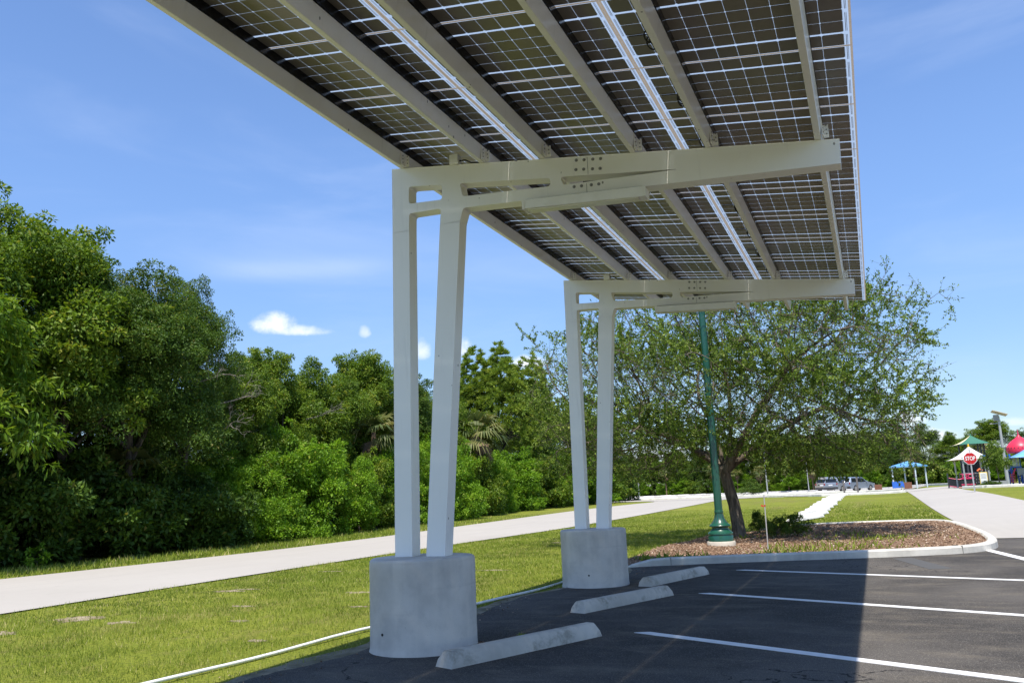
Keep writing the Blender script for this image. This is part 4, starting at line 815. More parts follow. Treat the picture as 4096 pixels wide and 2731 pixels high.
# ------------------------------------------------------------------ the oak in the island (space colonisation)
def oak():
    rng = np.random.default_rng(77); c0 = np.array([-.15, 0, 4.25]); ns = 5200
    p = rng.uniform(-1, 1, (ns * 4, 3)); r = np.linalg.norm(p, axis=1); p = p[(r < 1) & (r > .28)][:ns]
    A = p * np.array([5.9, 4.8, 3.2]) + c0 + np.array([0, 0, .1])
    A[:, 2] += .12 * np.maximum(A[:, 0] - 1, 0) * (p[:, 2] > -.1)             # crown higher on the right
    lowc = 1.70 - .10 * np.clip(A[:, 0], 0, 4) + 1.0 * np.clip(1 - np.abs(A[:, 0] - .3) / 2.4, 0, 1); A = A[A[:, 2] > lowc]
    lump = np.sin(A[:, 0] * 1.5 + 1) * np.sin(A[:, 1] * 1.4) * np.sin(A[:, 2] * 1.9 + .5); A = A[lump < .58]
    hang = np.array([[5.9, -1.5, 2.0], [5.7, -1.7, 1.6], [5.4, -1.6, 1.45], [6.2, -1.4, 1.75], [6.4, -1.3, 1.55], [5.6, -1.2, 2.3], [6.0, -1.0, 2.5], [6.5, -.6, 3.4], [6.9, -.4, 4.2], [7.3, 0, 5.9], [7.0, .2, 6.2], [5.9, .2, 7.3], [6.5, 0, 6.7], [-5.0, 0, 6.4], [-5.3, .1, 6.7], [-4.8, 0, 5.2], [-4.6, -.3, 4.0], [-4.2, -.3, 3.2], [-3.4, -1.2, 1.7], [-3.2, -1.1, 2.1]]) - np.array([1.19, 0, 0]); ex = np.concatenate([rng.uniform((.8, -2.8, 1.8), (4.9, 1.5, 3.1), (560, 3)), rng.uniform((-5.2, -2.4, 1.9), (-1.2, 2, 3.1), (380, 3)), rng.uniform((-3.5, -3.2, 3), (4.2, -1, 5.4), (300, 3))]); A = np.concatenate([A, ex]); A = A[~((A[:, 0] > 3.7) & (A[:, 2] < 2.25) & (A[:, 1] < 1))]; A = np.concatenate([A, hang])
    nodes = [np.array([0, 0, -.15]), np.array([-.02, 0, .35]), np.array([-.08, 0, .9]), np.array([-.2, 0, 1.45]), np.array([-.26, 0, 1.8])]; par = [-1, 0, 1, 2, 3]
    for limb in ([(-.6, -.1, 2.15), (-1.3, -.2, 2.65), (-2.1, -.3, 3.1)], [(-.35, .2, 2.4), (-.5, .3, 3.1), (-.9, .5, 3.9)], [(-.05, 0, 2.5), (.05, -.1, 3.2), (.1, -.2, 4.2)], [(.1, -.2, 2.3), (.5, -.4, 2.9), (1.0, -.6, 3.6), (1.7, -.8, 4.4)], [(.25, .1, 2.2), (.8, .2, 2.6), (1.6, .4, 3.1), (2.6, .5, 3.5)], [(-.5, .4, 2.2), (-1.3, 1.0, 2.6), (-2.4, 1.7, 3.2)]):
        q = 4
        for L_ in limb: nodes.append(np.array(L_)); par.append(q); q = len(nodes) - 1
    N_ = np.array(nodes); A0 = A.copy(); D = .24
    for it in range(70):
        if len(A) == 0: break
        d = np.linalg.norm(A[:, None] - N_[None], axis=2) if len(A) * len(N_) < 6e6 else np.stack([np.linalg.norm(N_ - a, axis=1) for a in A]); j = d.argmin(1); dm = d.min(1)
        act = dm < 2.6
        new = []
        for q in np.unique(j[act]):
            v = unit(A[act][j[act] == q] - N_[q]).sum(0) + rng.normal(0, .12, 3); nv = np.linalg.norm(v)
            if nv < 1e-6: continue
            new.append((N_[q] + v / nv * D, q))
        if not new: break
        for p_, q in new: par.append(q)
        N_ = np.concatenate([N_, np.array([p_ for p_, q in new])])
        if len(N_) > 9000: break
        dn = np.linalg.norm(A[:, None] - np.array([p_ for p_, q in new])[None], axis=2).min(1) if len(A) else []
        A = A[dn > .25]
    n = len(N_); ch = [[] for _ in range(n)]
    for i in range(1, n): ch[par[i]].append(i)
    rad = np.zeros(n); order = list(range(n))
    depth = np.zeros(n, int)
    for i in range(1, n): depth[i] = depth[par[i]] + 1
    for i in sorted(order, key=lambda a: -depth[a]):
        rad[i] = .0065 if not ch[i] else sum(rad[c] ** 2.25 for c in ch[i]) ** (1 / 2.25)
    sc_ = .165 / rad[2]; rad = np.where(rad > .02, rad * np.clip(sc_, .4, 3), rad); rad[0] *= 1.3; rad[1] *= 1.1
    m = MB(); seen = set()
    starts = [(0, None)]
    while starts:
        s0, pp = starts.pop(); chain = ([pp] if pp is not None else []) + [s0]; cur = s0
        while ch[cur]:
            k = max(ch[cur], key=lambda c: rad[c])
            for c in ch[cur]:
                if c != k: starts.append((c, cur))
            chain.append(k); cur = k
        if len(chain) < 2: continue
        rr = [rad[c] for c in chain]
        if pp is not None: rr[0] = min(rad[pp], rr[1] * 1.25)
        mx_ = max(rr); m.tube([N_[c] for c in chain], rr, 12 if mx_ > .09 else (6 if mx_ > .025 else 4), cap=False)
    return N_, np.array(par), rad, ch, m
N_, par_, rad_, ch_, om = oak()
OX, OY = 1.19, 17.15
ot = thing('oak_tree', 'spreading small-leaved oak in the mulch island, behind the green lamp post', 'tree', (OX, OY, float(isl_z(OX, OY))))
om.build('trunk', 'oak_bark', ot, sharp=80)
rng = np.random.default_rng(78); tw = np.where(np.array([len(c) for c in ch_]) <= 1)[0]; tw = tw[(rad_[tw] < .03) & (N_[tw][:, 2] > .9)]; per = max(6, int(520000 / len(tw))); print('OAK nodes', len(N_), 'twigs', len(tw), per)
idx = np.repeat(tw, per); n = len(idx); dirn = unit(N_[tw] - N_[par_[tw]]); dI = np.repeat(dirn, per, 0)
tl_d = rand_dir(rng, len(tw) * 3).reshape(len(tw), 3, 3) * .85 + dirn[:, None] * .8; tl_d /= np.linalg.norm(tl_d, axis=2)[..., None]
sel = rng.integers(0, 3, n); td = tl_d[np.repeat(np.arange(len(tw)), per), sel]
cl_ = np.sin(N_[tw][:, 0] * 2.1 + 1.2 * np.sin(N_[tw][:, 2] * 1.3)) * np.sin(N_[tw][:, 1] * 2.3 + .6) + np.sin(N_[tw][:, 2] * 2.9 + N_[tw][:, 0] * .8)
wk = np.clip(.42 + .42 * cl_ + .5 * (rng.random(len(tw)) - .4), .07, 1.3)[np.repeat(np.arange(len(tw)), per)]; keep_ = rng.random(n) < wk; idx, td, dI = idx[keep_], td[keep_], dI[keep_]; rep_t = np.repeat(np.arange(len(tw)), per)[keep_]; n = len(idx)
P = N_[idx] + td * rng.uniform(.0, .46, n)[:, None] + rng.normal(0, .012, (n, 3))
D = unit(td * .6 + rand_dir(rng, n)); U = unit(rand_dir(rng, n) * .8 + np.array([0, 0, .7])); L = rng.uniform(.045, .085, n)
V, F = leaf_quads(P, D, U, L, L * .5); tn = np.clip(rng.normal(.45, .2, n) + rng.normal(0, .12, len(tw))[rep_t], 0, .96); tn[rng.random(n) < .02] = 1
np_mesh('crown', V, F, 'oak_leaf', np.repeat(tn, 4), ot)
a_ = np.repeat(N_[tw], 3, 0); e_ = a_ + tl_d.reshape(-1, 3) * .46; sd_ = unit(np.cross(e_ - a_, rand_dir(rng, len(a_)))); s2_ = unit(np.cross(e_ - a_, sd_))
tv, tf, base_ = [], [], np.arange(len(a_))[:, None] * 6
for ang_ in (0, 2.094, 4.189): off_ = (sd_ * math.cos(ang_) + s2_ * math.sin(ang_)); tv += [a_ + off_ * .0034, e_ + off_ * .0014]
tv = np.stack(tv, 1).reshape(-1, 3); tf = np.concatenate([base_ + np.array(q_) for q_ in ((0, 1, 3, 2), (2, 3, 5, 4), (4, 5, 1, 0))])
np_mesh('twigs', tv, tf, 'oak_bark', None, ot)
# clipped shrubs in the island
for x, y, H, w, rz, lab in [(2.38, 15.7, .50, .95, 0, 'small dark shrub behind the stake, front one of the pair'), (2.78, 16.4, .54, 1.1, 2, 'larger dark shrub right behind the front shrub of the pair'), (1.62, 18.3, .60, .75, 4, 'narrow dark shrub beside the oak trunk')]:
    plant(SHRUB, 'island_shrub', lab, 'shrub', x, y, H, rz, 'dark shrubs in the mulch island', w, float(isl_z(x, y)) - .03, ('foliage', 'stem'))

# ------------------------------------------------------------------ far lawn: row of white stops
ws = stop_mesh('concrete_block', 3.6, 'white_concrete', 1.0)
SROW = [27.9, 30.8, 34.0, 37.0, 40.2, 43.4, 46.6, 49.8, 53.0, 56.2, 59.4, 62.4]
for i, y in enumerate(SROW):
    o = ws if i == 0 else ws.copy()
    if i: col.objects.link(o)
    o.location = (2.22 + .05 * math.sin(i * 2.1), y - .2, zg(2.3, y) + .03); o.rotation_euler = (.012 * math.sin(i), -.016, 1.29 + .02 * math.sin(i * 3)); o.scale = (1, 1, .95)
    tag(o, ['nearest white concrete block of the row lying on the lawn behind the island', 'second nearest white concrete block of the row on the lawn'][i] if i < 2 else ('farthest white concrete block of the row, by the road' if i == 11 else 'white concrete block in the middle of the row on the lawn'), 'concrete block', 'row of white concrete blocks on the lawn')
# kerbs of the far lots
kerb('far_kerb', dense([(-4.2, 72.4), (-2, 69.5), (.1, 66.4), (.9, 64.6), (3.0, 66.2), (7.0, 65.4)], 1.), .35, .16, 'white_concrete', False)
kerb('far_kerb', dense([(-40, 93), (-20, 90.5), (-4, 89), (4, 87.5), (7.2, 84.5)], 2.), .4, .16, 'white_concrete', False)
kerb('far_kerb', dense([(-60, 150), (-26, 146.5), (-5, 128.5), (10.6, 109), (12.5, 96), (12.2, 86), (16, 82)], 2.), .4, .2, 'white_concrete', False)
kerb('far_kerb', dense([(10.45, 58.5), (11.5, 57.2), (14, 56.4), (20, 56.6), (30, 58)], 1.), .3, .16, 'white_concrete', False)
wl = stop_mesh('wheel_stop', 1.0, 'white_concrete'); firstw = True
LROW = [(-34 + i * 3.05, 98.5 - .19 * i * 3.05 * .55) for i in range(12)] + [(-40 + i * 3.2, 146 - max(0, (i - 5)) * 1.75 - .3) for i in range(14)]
for i, (x, y) in enumerate(LROW):
    o = wl if firstw else wl.copy()
    if not firstw: col.objects.link(o)
    firstw = False; o.location = (x, y, zg(x, y) + .03); o.scale = (2.1, 1.5, 1.5); o.rotation_euler = (0, 0, -.10 if i < 12 else -.4 * (i > 16))
    tag(o, 'white wheel stop in the near row of the far parking lot' if i < 12 else 'white wheel stop in the back row of the far parking lot, against the trees', 'wheel stop', 'near row of far wheel stops' if i < 12 else 'back row of far wheel stops')

# ------------------------------------------------------------------ far treeline
FARL = [('yellowish', BROAD[1]), ('dark', BROAD[2])]
TL = [(-62, 168), (-54, 164), (-47, 160), (-41, 156), (-35, 153), (-29.5, 151), (-24, 149), (-19, 144.5), (-14.5, 139.5), (-10, 135.5), (-6, 132), (-2.2, 130), (1.5, 126.5), (5, 122), (8.4, 118), (11.4, 113), (14.5, 108), (18, 103), (22, 99), (26.5, 96), (31, 94), (36, 93), (42, 92), (50, 92)]
random.seed(12)
for i, (x, y) in enumerate(TL):
    H = random.uniform(7.2, 9.4) if i < 13 else random.uniform(6.0, 7.4)
    lab = 'tree of the far treeline seen below the oak crown, behind the parking lot' if i < 14 else 'tree of the far treeline behind the blue shelter and the playground'
    plant(BROAD[i % 4], 'broadleaf_tree', lab, 'tree', x, y + 3, H, i * 1.7, 'far treeline behind the lot' if i < 14 else 'far treeline behind the playground', 1.25)
for i in range(14):
    x, y = TL[i * 1]; plant(BROAD[(i + 2) % 4], 'broadleaf_tree', 'tree in the second row of the far treeline, showing through gaps', 'tree', x + 3.0, y + 9, 8.6, i * 2.7, 'second row of the far treeline', 1.35)
for i in range(46):
    u_ = i / 45 * (len(TL) - 1); k_ = min(int(u_), len(TL) - 2); f_ = u_ - k_
    x = TL[k_][0] * (1 - f_) + TL[k_ + 1][0] * f_; y = TL[k_][1] * (1 - f_) + TL[k_ + 1][1] * f_
    plant(BUSH[i % 3] if i % 4 else DBUSH, 'treeline_bush', 'undergrowth bush at the foot of the far treeline', 'bush', x + .5, y + (-.8 if i % 2 else 1.6), random.uniform(2.6, 4.0), i * 1.1, 'undergrowth of the far treeline', 1.25, bits=('foliage', 'stem'))
for i, (x, y, s_) in enumerate([(-38, 151, .9), (-31, 149, .75), (-21, 143.5, .8), (-16.5, 139, .62), (-12.2, 134.6, .66), (-7.6, 131, .55), (-3.8, 128, .6), (-44, 155, .9), (9.6, 112, .75), (4, 120.5, .55), (16.2, 103, .7)]):
    put_palm(pm1 if i % 2 else pm2, 'yellowish fan palm standing in front of the far treeline', x, y, i * 1.3, 'fan palms of the far treeline', s_)
plant(BROAD[1], 'young_tree', 'slender bright young tree by the far road, left of the far light poles', 'tree', -29.5, 118, 5.2, 1, None, .7)
plant(SHRUB, 'island_shrub', 'low dark shrub on the far median, seen right of the oak trunk', 'shrub', -8.6, 96, 1.3, 1, None, 1.6, bits=('foliage', 'stem'))
# ------------------------------------------------------------------ far light poles
def light_pole(x, y, H, lab, arm=-1.):
    t = thing('light_pole', lab, 'light pole', (x, y, zg(x, y)), 0, 'far light poles')
    MB().tube([(0, 0, -.1), (0, 0, H)], [.08, .05], 10).build('pole', 'steel_grey', t)
    m = MB(); m.tube([(0, 0, H - .1), (arm * .8, 0, H + .05)], .04, 8); m.box((arm * 1.1, 0, H + .06), (.7, .25, .09)); m.build('head', 'steel_grey', t)
light_pole(-26.5, 112, 7.2, 'slim grey light pole before the far treeline, between the farther legs and the lamp post'); light_pole(-33.5, 116, 6., 'slim grey light pole close to the right side of the farther legs')
light_pole(-6.2, 90, 5.2, 'slim grey light pole rising behind the marker stake'); light_pole(-4.4, 127, 5.6, 'slim grey light pole left of the parked cars')
# ------------------------------------------------------------------ cars
def wheel(t, x, y, s_):
    m = MB(); m.tube([(x, y - s_ * .11, .34), (x, y + s_ * .11, .34)], .34, 20); w = m.build('wheel', 'tyre', t, bevel=.03)
    MB().tube([(x, y + s_ * .09, .34), (x, y + s_ * .125, .34)], .215, 16).build('rim', 'rim_metal', w)
def suv(name, lab, x, y, rz, paint, L=4.7, Wd=1.86, H=1.72):
    t = thing(name, lab, 'car', (x, y, zg(x, y) + .03), rz, 'cars in the far parking lot'); hw = Wd / 2
    low = [(-L / 2, .42), (-L / 2 - .02, .62), (-L / 2 + .03, .98), (L / 2 - 1.30, 1.03), (L / 2 - .25, .84), (L / 2 - .02, .66), (L / 2, .40), (L / 2 - .15, .26)]
    def arch(cx): return [(cx + .40 * math.cos(a), .30 + .40 * math.sin(a)) for a in np.linspace(.0, PI, 9)]
    low += arch(L / 2 - .92) + arch(-L / 2 + .92) + [(-L / 2 + .12, .28)]
    m = MB(); m.prism([low], -hw, hw); m.build('body', paint, t, bevel=.05, seg=3)
    cab = [(-L / 2 + .05, .96), (-L / 2 + .36, H - .1), (-L / 2 + .65, H), (-.05, H - .01), (.30, H - .1), (L / 2 - 1.30, 1.0)]
    vs = []; n = len(cab)
    for s_ in (-1, 1):
        for a, z in cab: vs.append((a, s_ * (hw - .03 - .20 * max(0, (z - 1.0) / (H - 1.0))), z))
    m = MB(); m.add(vs, [tuple(range(n)), tuple(reversed(range(n, 2 * n)))] + [(i, n + i, n + (i + 1) % n, (i + 1) % n) for i in range(n)]); m.build('cabin', paint, t, bevel=.05, seg=3)
    def wz(z): return hw - .03 - .20 * max(0, (z - 1.0) / (H - 1.0)) + .012
    for s_ in (-1, 1):
        for a, b, c, d in ((-L / 2 + .36, -L / 2 + .52, -1.05, -1.05), (-.98, -.98, -.12, -.12), (-.05, -.05, .20, .72)):
            m = MB(); z0, z1 = 1.05, H - .14; pts = [(a, s_ * wz(z0), z0), (b, s_ * wz(z1), z1), (c, s_ * wz(z1), z1), (d, s_ * wz(z0), z0)]; pin = [(p[0], p[1] - s_ * .03, p[2]) for p in pts]
            m.add(pts + pin, [(0, 1, 2, 3), (7, 6, 5, 4), (0, 4, 5, 1), (1, 5, 6, 2), (2, 6, 7, 3), (3, 7, 4, 0)]); m.build('window', 'car_glass', t)
        for wx_ in (L / 2 - .92, -L / 2 + .92): wheel(t, wx_, s_ * (hw - .12), s_)
        MB().box((-L / 2 + .045, s_ * (hw - .12), .90), (.10, .14, .24)).build('tail_light', 'tail_red', t, bevel=.02); MB().box((L / 2 - .12, s_ * (hw - .25), .74), (.22, .38, .16)).build('headlight', 'lamp_glass', t, bevel=.03)
        MB().box((.62, s_ * (hw + .09), 1.08), (.14, .2, .14)).build('mirror', paint, t, bevel=.03)
    rt = Matrix.Rotation(.30, 3, 'Y'); MB().box((-L / 2 + .185, 0, 1.30), (.03, Wd - .52, .44), rt).build('rear_window', 'car_glass', t, bevel=.01)
    rt = Matrix.Rotation(-.93, 3, 'Y'); MB().box((.685, 0, 1.32), (.03, Wd - .5, .80), rt).build('windscreen', 'car_glass', t, bevel=.01)
    m = MB(); m.box((-L / 2 + .02, 0, .44), (.16, Wd - .04, .26)); m.build('rear_bumper', 'trim_dark', t, bevel=.03)
    MB().box((-L / 2 - .015, 0, .80), (.012, .5, .14)).build('licence_plate', 'sign_white', t)
    return t
suv('parked_car', 'tan sport utility car parked leftmost of the three, tail to the camera', -.1, 103.2, PI / 2 - .42, 'car_tan', H=1.78)
suv('parked_car', 'silver sport utility car parked in the middle of the three', 1.15, 100.2, PI / 2 - .50, 'car_silver', H=1.75)
suv('parked_car', 'bluish silver car parked rightmost of the three, seen from its right side', 2.75, 101.6, PI / 2 - .62, 'car_blue_silver', 4.6, 1.82, 1.64)
for x, y, lab in ((1.9, 84.2, 'short grey wooden post left of the pair in front of the parked cars'), (3.2, 83.2, 'tall grey wooden post right of the pair in front of the parked cars')):
    m = MB(); h = 1.15 if x < 2 else 1.5; m.box((0, 0, h / 2), (.17, .15, h)); m.box((0, 0, h + .02), (.2, .18, .05)); tag(m.build('wooden_post', 'wood_grey', loc=(x, y, zg(x, y)), bevel=.015), lab, 'post', 'grey posts before the cars')
# ------------------------------------------------------------------ blue shelter
sh = thing('picnic_shelter', 'small open shelter with a pale blue metal roof and four pale posts', 'shelter', (8.2, 90, .81), 0)
for x, y in ((-1.6, -1.1), (-.35, 1.6), (.55, -1.6), (1.62, 1.1)):
    MB().tube([(x, y, -.1), (x, y, 2.15)], .075, 10).build('post', 'post_pale', sh)
a = [(-1.85, -1.3), (.6, -1.85), (1.9, 1.25), (-.45, 1.85)]
m = MB(); vs = [(x, y, 2.08) for x, y in a] + [(x, y, 2.20) for x, y in a] + [(-.1, .0, 2.68), (.15, .0, 2.68)]
m.add(vs, [(3, 2, 1, 0), (0, 1, 5, 4), (1, 2, 6, 5), (2, 3, 7, 6), (3, 0, 4, 7), (4, 5, 9, 8), (5, 6, 9), (6, 7, 8, 9), (7, 4, 8)]); rf = m.build('roof', 'roof_blue', sh)
m = MB()
for i in range(4):
    p, q = Vector((*a[i], 2.215)), Vector((*a[(i + 1) % 4], 2.215)); tip = Vector((.02, 0, 2.70))
    for k in range(1, 9): s0 = p.lerp(q, k / 9); m.tube([s0, s0.lerp(tip, .35 + .55 * (1 - abs(k / 4.5 - 1)))], .014, 4)
m.build('roof_rib', 'roof_blue', rf)
m = MB(); m.box((0, 0, .33), (1.12, .06, .66)); m.box((-.53, .0, .33), (.05, .09, .70)); m.box((.53, 0, .33), (.05, .09, .70)); tag(m.build('board_panel', 'board_blue', loc=(7.0, 88.2, .80), rot=(0, 0, .1), bevel=.01), 'bright blue low board at the foot of the blue-roofed shelter', 'panel', 'low boards by the shelter')
for x, y, lab in ((7.92, 88.3, 'brown low board adjoining the blue board at the shelter'), (5.1, 89.5, 'brown low board standing alone left of the shelter')):
    m = MB(); m.box((0, 0, .34), (.72, .06, .66))
    for k in range(6): m.box((-.3 + .12 * k, -.035, .34), (.09, .02, .62))
    tag(m.build('board_panel', 'board_brown', loc=(x, y, zg(x, y) + .02), bevel=.005), lab, 'panel', 'low boards by the shelter')
# ------------------------------------------------------------------ stop sign
def text_part(s_, size, mat, parent, loc, name='lettering', bold=0.):
    cu = bpy.data.curves.new(name, 'FONT'); cu.body = s_; cu.size = size; cu.align_x = 'CENTER'; cu.align_y = 'CENTER'; cu.extrude = .002; cu.offset = bold
    o = bpy.data.objects.new(name, cu); col.objects.link(o); bpy.context.view_layer.update()
    me = bpy.data.meshes.new_from_object(o.evaluated_get(bpy.context.evaluated_depsgraph_get())); bpy.data.objects.remove(o)
    me.materials.clear(); me.materials.append(MAT[mat]); o = bpy.data.objects.new(name, me); col.objects.link(o); o.parent = parent; o.location = loc; o.rotation_euler = (PI / 2, 0, 0); return o
ss_ = thing('stop_sign', 'red octagonal STOP sign on a grey channel post by the side road', 'road sign', (10.1, 48, zg(10.1, 48) - .02), -.10)
m = MB(); m.box((0, .02, 1.2), (.075, .03, 2.6)); m.box((-.03, .04, 1.2), (.015, .05, 2.6)); m.box((.03, .04, 1.2), (.015, .05, 2.6)); m.build('post', 'steel_grey', ss_)
def octo(r): return [(r * math.cos(PI / 8 + k * PI / 4), 1.95 + r * math.sin(PI / 8 + k * PI / 4)) for k in range(8)]
face = MB().prism([octo(.375)], -.012, 0.).build('plate', 'sign_white', ss_); MB().prism([octo(.345)], -.018, -.0121).build('face', 'sign_red', ss_)
text_part('STOP', .27, 'sign_white', ss_, (0, -.021, 1.95), bold=.006).scale = (.80, 1.18, 1)
MB().tube([(0, -.018, 1.70), (0, -.024, 1.70)], .018, 8).tube([(0, -.018, 2.2), (0, -.024, 2.2)], .018, 8).build('bolt', 'bolt_metal', ss_)
# ------------------------------------------------------------------ playground
def pyramid(mats, half, z0, z1, sag=.25, n=8, hub=0.02):
    """tensioned four-sided fabric roof, one object per call; the sides may differ in material"""
    m = MB(); cs = [(-half[0], -half[1]), (half[0], -half[1]), (half[0], half[1]), (-half[0], half[1])]
    for i in range(4):
        a = Vector((*cs[i], z0)); b = Vector((*cs[(i + 1) % 4], z0)); tip = Vector((0, 0, z1)); vs = []; fs = []
        for r in range(n + 1):
            t = r / n; prof = t ** (1.0 + sag * 2.2)
            for k in range(n + 1):
                p = a.lerp(b, k / n); e = 1 - abs(k / n * 2 - 1); p = p * 1.0; inw = 1 - .10 * e * (1 - t)
                x = p.x * (1 - t) * inw; y = p.y * (1 - t) * inw; vs.append((x, y, z0 + (z1 - z0) * prof + .06 * e * (1 - t) * sag))
        for r in range(n):
            for k in range(n): q_ = r * (n + 1) + k; fs.append((q_, q_ + 1, q_ + n + 2, q_ + n + 1))
        m.add(vs, fs, mats[i], True)
    return m
def solid(o, th=.02):
    md = o.modifiers.new('thickness', 'SOLIDIFY'); md.thickness = th; return o
tent = thing('shade_tent', 'white peaked fabric shade with a yellow rear side behind the STOP sign', 'shade canopy', (11.4, 62, .84), 0)
solid(pyramid([0, 1, 1, 0], (1.25, 1.35), 1.98, 2.92).build('canopy', ['fabric_white', 'fabric_yellow'], tent, rot=(0, 0, .22)))
MB().lathe([(.05, 2.86), (.06, 2.98), (.03, 3.08), (.01, 3.10)], 10).build('finial', 'fabric_yellow', tent)
for x, y in ((-.62, -1.3), (.95, -1.1), (.75, 1.2), (-.95, 1.1)): MB().tube([(x, y, -.1), (x, y, 2.15)], .055, 8).build('post', 'steel_grey', tent)
tower = thing('play_tower', 'play tower with a green and cream peaked roof on tall dark posts', 'play structure', (12.35, 69.5, .85), .0)
solid(pyramid([0, 1, 0, 1], (1.35, 1.35), 3.30, 4.05, .3).build('roof', ['fabric_green', 'fabric_cream'], tower, rot=(0, 0, .12)))
MB().lathe([(.06, 3.98), (.05, 4.12), (.02, 4.16)], 8).build('finial', 'fabric_green', tower)
for x, y in ((-.55, -.6), (.35, -.6), (.62, .1), (.9, .6), (-.9, .5)): MB().tube([(x, y, -.1), (x, y, 3.4)], .065, 8).build('post', 'dark_post', tower)
m = MB(); m.box((.0, -.1, 1.0), (1.9, 1.6, .1)); m.build('deck', 'plastic_grey', tower)
MB().box((.0, .75, 1.55), (1.7, .05, .95)).build('back_panel', 'plastic_black', tower, bevel=.02); MB().box((-.35, -.1, 2.0), (.7, 1.2, .5)).build('side_panel', 'fabric_green', tower, bevel=.05)
m = MB(); m.tube([(0.05, -1.0, 1.15), (.2, -1.0, 1.3), (.4, -1.0, 1.18)], .09, 8); m.build('climber_hold', 'plastic_orange', tower)
pl = thing('play_platform', 'low play deck with pink rails, a black dotted panel and a bridge before the towers', 'play structure', (11.5, 65, .86), 0)
m = MB()
for k in range(13):
    t0 = k / 12; m.box((-1.42 + .78 * t0, 0, .36 - .14 * math.sin(t0 * PI / 2) ), (.075, .05, .62))
m.build('bridge_panel', 'plastic_black', pl)
for dz in (.02, .62): MB().tube([(-1.45 + .85 * t, -.03, .05 + dz - .14 * math.sin(t * PI / 2) + .03) for t in np.linspace(0, 1, 8)], .028, 6).build('bridge_rail', 'plastic_pink', pl)
m = MB()
for cx_ in (-.36, .02): m.tube([(cx_ + .15 * math.cos(t), -.03, .78 + .12 * math.sin(t)) for t in np.linspace(0, 2 * PI, 17)[:-1]], .035, 6, closed=True)
m.box((-.17, -.02, .62), (.92, .06, .10)); m.box((-.17, -.02, .95), (.92, .05, .05)); m.box((-.17, -.02, .16), (.95, .06, .08)); m.build('pink_rail', 'plastic_pink', pl)
MB().box((-.17, .02, .39), (.92, .05, .36)).build('letter_panel', 'plastic_black', pl, bevel=.02)
MB().box((.72, 0, .56), (.86, .06, .84)).build('dotted_panel', 'plastic_black', pl, bevel=.03)
m = MB(); random.seed(4)
for k in range(14): m.tube([(.36 + .72 * random.random(), -.036, .22 + .66 * random.random()), (.36 + .72 * random.random() * 0 + .0 + .0, -.0, .0)] if False else [(.38 + .17 * (k % 5) + .03 * (k // 5), -.028, .28 + .26 * (k // 5) + .04 * math.sin(k)), (.38 + .17 * (k % 5) + .03 * (k // 5), -.040, .28 + .26 * (k // 5) + .04 * math.sin(k))], .018, 6)
m.build('dot', 'sign_white', pl)
for x in (-1.5, -.66, .30, 1.2): MB().tube([(x, .05, -.1), (x, .05, 1.05)], .05, 8).build('post', 'dark_post', pl)
MB().box((.2, .7, .10), (2.2, 1.2, .08)).build('deck', 'plastic_grey', pl)
MB().prism([[(1.25, .0), (1.25, .32), (2.3, .32), (2.55, .16), (2.55, .0)]], -.1, 1.1).build('ramp', 'plastic_grey', pl, bevel=.02)
fig = thing('age_sign', 'yellow-framed notice board on a thin post before the black play panel', 'sign', (11.95, 60.6, zg(12, 60.6)), 0)
MB().box((0, 0, .55), (.52, .03, .95)).build('frame', 'sign_yellow', fig, bevel=.01); MB().box((0, -.022, .55), (.43, .016, .85)).build('board', 'sign_white', fig); text_part('5-12', .19, 'sign_blue', fig, (0, -.033, .30))
m = MB()
for k, w_ in enumerate((.30, .34, .28, .32)): m.box((0, -.032, .86 - .085 * k), (w_, .004, .026))
m.build('text_line', 'plastic_grey', fig); MB().box((.0, .03, .1), (.05, .03, .5)).build('post', 'dark_post', fig)
bs = thing('blue_sign', 'small blue and white sign on a thin grey post right of the white tent', 'sign', (12.2, 61.2, zg(12.2, 61)), 0)
MB().tube([(0, 0, -.1), (0, 0, 2.1)], .035, 8).build('post', 'steel_grey', bs)
m = MB(); m.prism([[(-.17, 1.9), (-.17, 2.12), (-.1, 2.22), (0, 2.25), (.1, 2.22), (.17, 2.12), (.17, 1.9)]], -.06, -.04); m.build('upper_plate', 'sign_blue', bs); MB().box((0, -.05, 1.72), (.27, .02, .34)).build('lower_plate', 'sign_white', bs)
cast = thing('castle_tower', 'blue play tower with a red onion dome and bright blue roofs at the right edge', 'play structure', (15.7, 69.5, .85), 0)
dome = [(.88, 2.42), (.98, 2.5), (1.02, 2.72), (.96, 2.95), (.83, 3.12), (.68, 3.28), (.46, 3.46), (.26, 3.60), (.11, 3.74), (.05, 3.86)]
m = MB(); m.lathe(dome, 24); dm = m.build('dome', 'plastic_red', cast)
MB().tube([(0, 0, 3.80), (-.02, 0, 4.25)], [.05, .025], 8).build('spire', 'plastic_pink', dm)
m = MB()
for k in range(24):
    t = 2 * PI * k / 24; m.box((1.0 * math.cos(t), 1.0 * math.sin(t), 2.82), (.05, .05, .09), Matrix.Rotation(t, 3, 'Z'))
m.build('dome_slot', 'trim_dark', dm)
solid(pyramid([0, 0, 0, 0], (1.75, 1.5), 2.10, 3.0, .1).build('roof', ['roof_blue'], cast, loc=(.6, -1.2, -.05)))
for x in (-.95, -.3, .5, 1.2):
    for y in (-.9, .7): MB().tube([(x, y, -.1), (x, y, 2.35)], .07, 8).build('post', 'plastic_blue', cast)
m = MB()
for k in range(9): m.box((-.80 + .055 * k, -.95, 1.72), (.022, .03, .66))
m.build('bar', 'sign_white', cast)
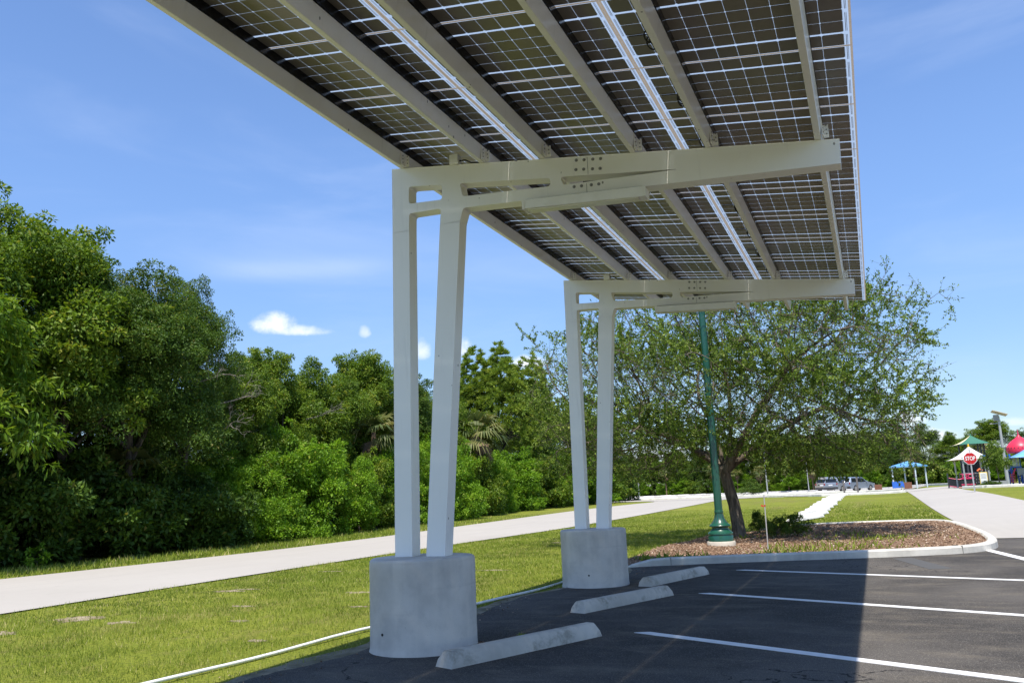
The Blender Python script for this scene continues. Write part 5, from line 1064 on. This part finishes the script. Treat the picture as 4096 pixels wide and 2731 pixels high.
MB().box((-.58, -.95, 1.34), (.7, .06, .10)).build('sill', 'plastic_blue', cast); MB().box((-1.05, -.6, 1.6), (.35, .06, 1.0)).build('grey_panel', 'plastic_grey', cast, bevel=.02)
MB().box((-.2, -.98, .98), (.75, .06, .55)).build('arch_panel', 'plastic_grey', cast, bevel=.1); MB().box((.3, -1.05, .42), (1.1, .07, .85)).build('front_panel', 'plastic_grey', cast, bevel=.06)
MB().tube([(.25, -1.08, .45), (.25, -1.10, .45)], .36, 24).build('round_window', 'plastic_blue', cast)
m = MB()
for k in range(6): m.box((-.95, -1.15, .18 + .12 * k), (.36, .1, .05))
m.tube([(-.9, -1.15, .8), (-.78, -1.1, 1.05), (-.68, -1.1, 1.25)], .05, 6); m.build('red_climber', 'plastic_red', cast)
MB().box((.0, 0, 1.1), (2.2, 1.6, .08)).build('deck', 'plastic_blue', cast)
# solar street light
sl = thing('solar_street_light', 'tall grey street light topped by a tilted solar panel and battery box', 'street light', (13.95, 65, zg(13.95, 65)), 0)
MB().tube([(0, 0, -.1), (0, 0, 1.2), (0, 0, 5.15)], [.135, .115, .075], 14).build('pole', 'steel_grey', sl)
MB().box((-.16, 0, 5.02), (.36, .28, .46)).build('battery_box', 'plastic_grey', sl, bevel=.02)
MB().box((.08, 0, 5.36), (1.05, .95, .05), Matrix.Rotation(.36, 3, 'Y') @ Matrix.Rotation(-.10, 3, 'X')).build('solar_panel', 'panel_tan', sl, bevel=.005)
m = MB(); m.tube([(0, 0, 4.62), (-.38, 0, 4.60)], .03, 8); m.box((-.5, 0, 4.60), (.26, .14, .06)); m.build('lamp_arm', 'steel_grey', sl, bevel=.01)
OAKY = variant('oak_leaf', 51, .85, 3.0, .5, 30, 9000, .05, bark='oak_bark', leaf=(.07, .13), cl_r=(.25, .42), tone=.42)
plant(OAKY, 'young_tree', 'young dark green oak in front of the playground, left of the solar street light', 'tree', 12.65, 58.5, 2.95, .7, None, .85)
plant(DBUSH, 'island_shrub', 'low bright shrub at the foot of the young oak by the playground', 'shrub', 11.95, 57.9, .42, .7, None, 2.2, bits=('foliage', 'stem'))
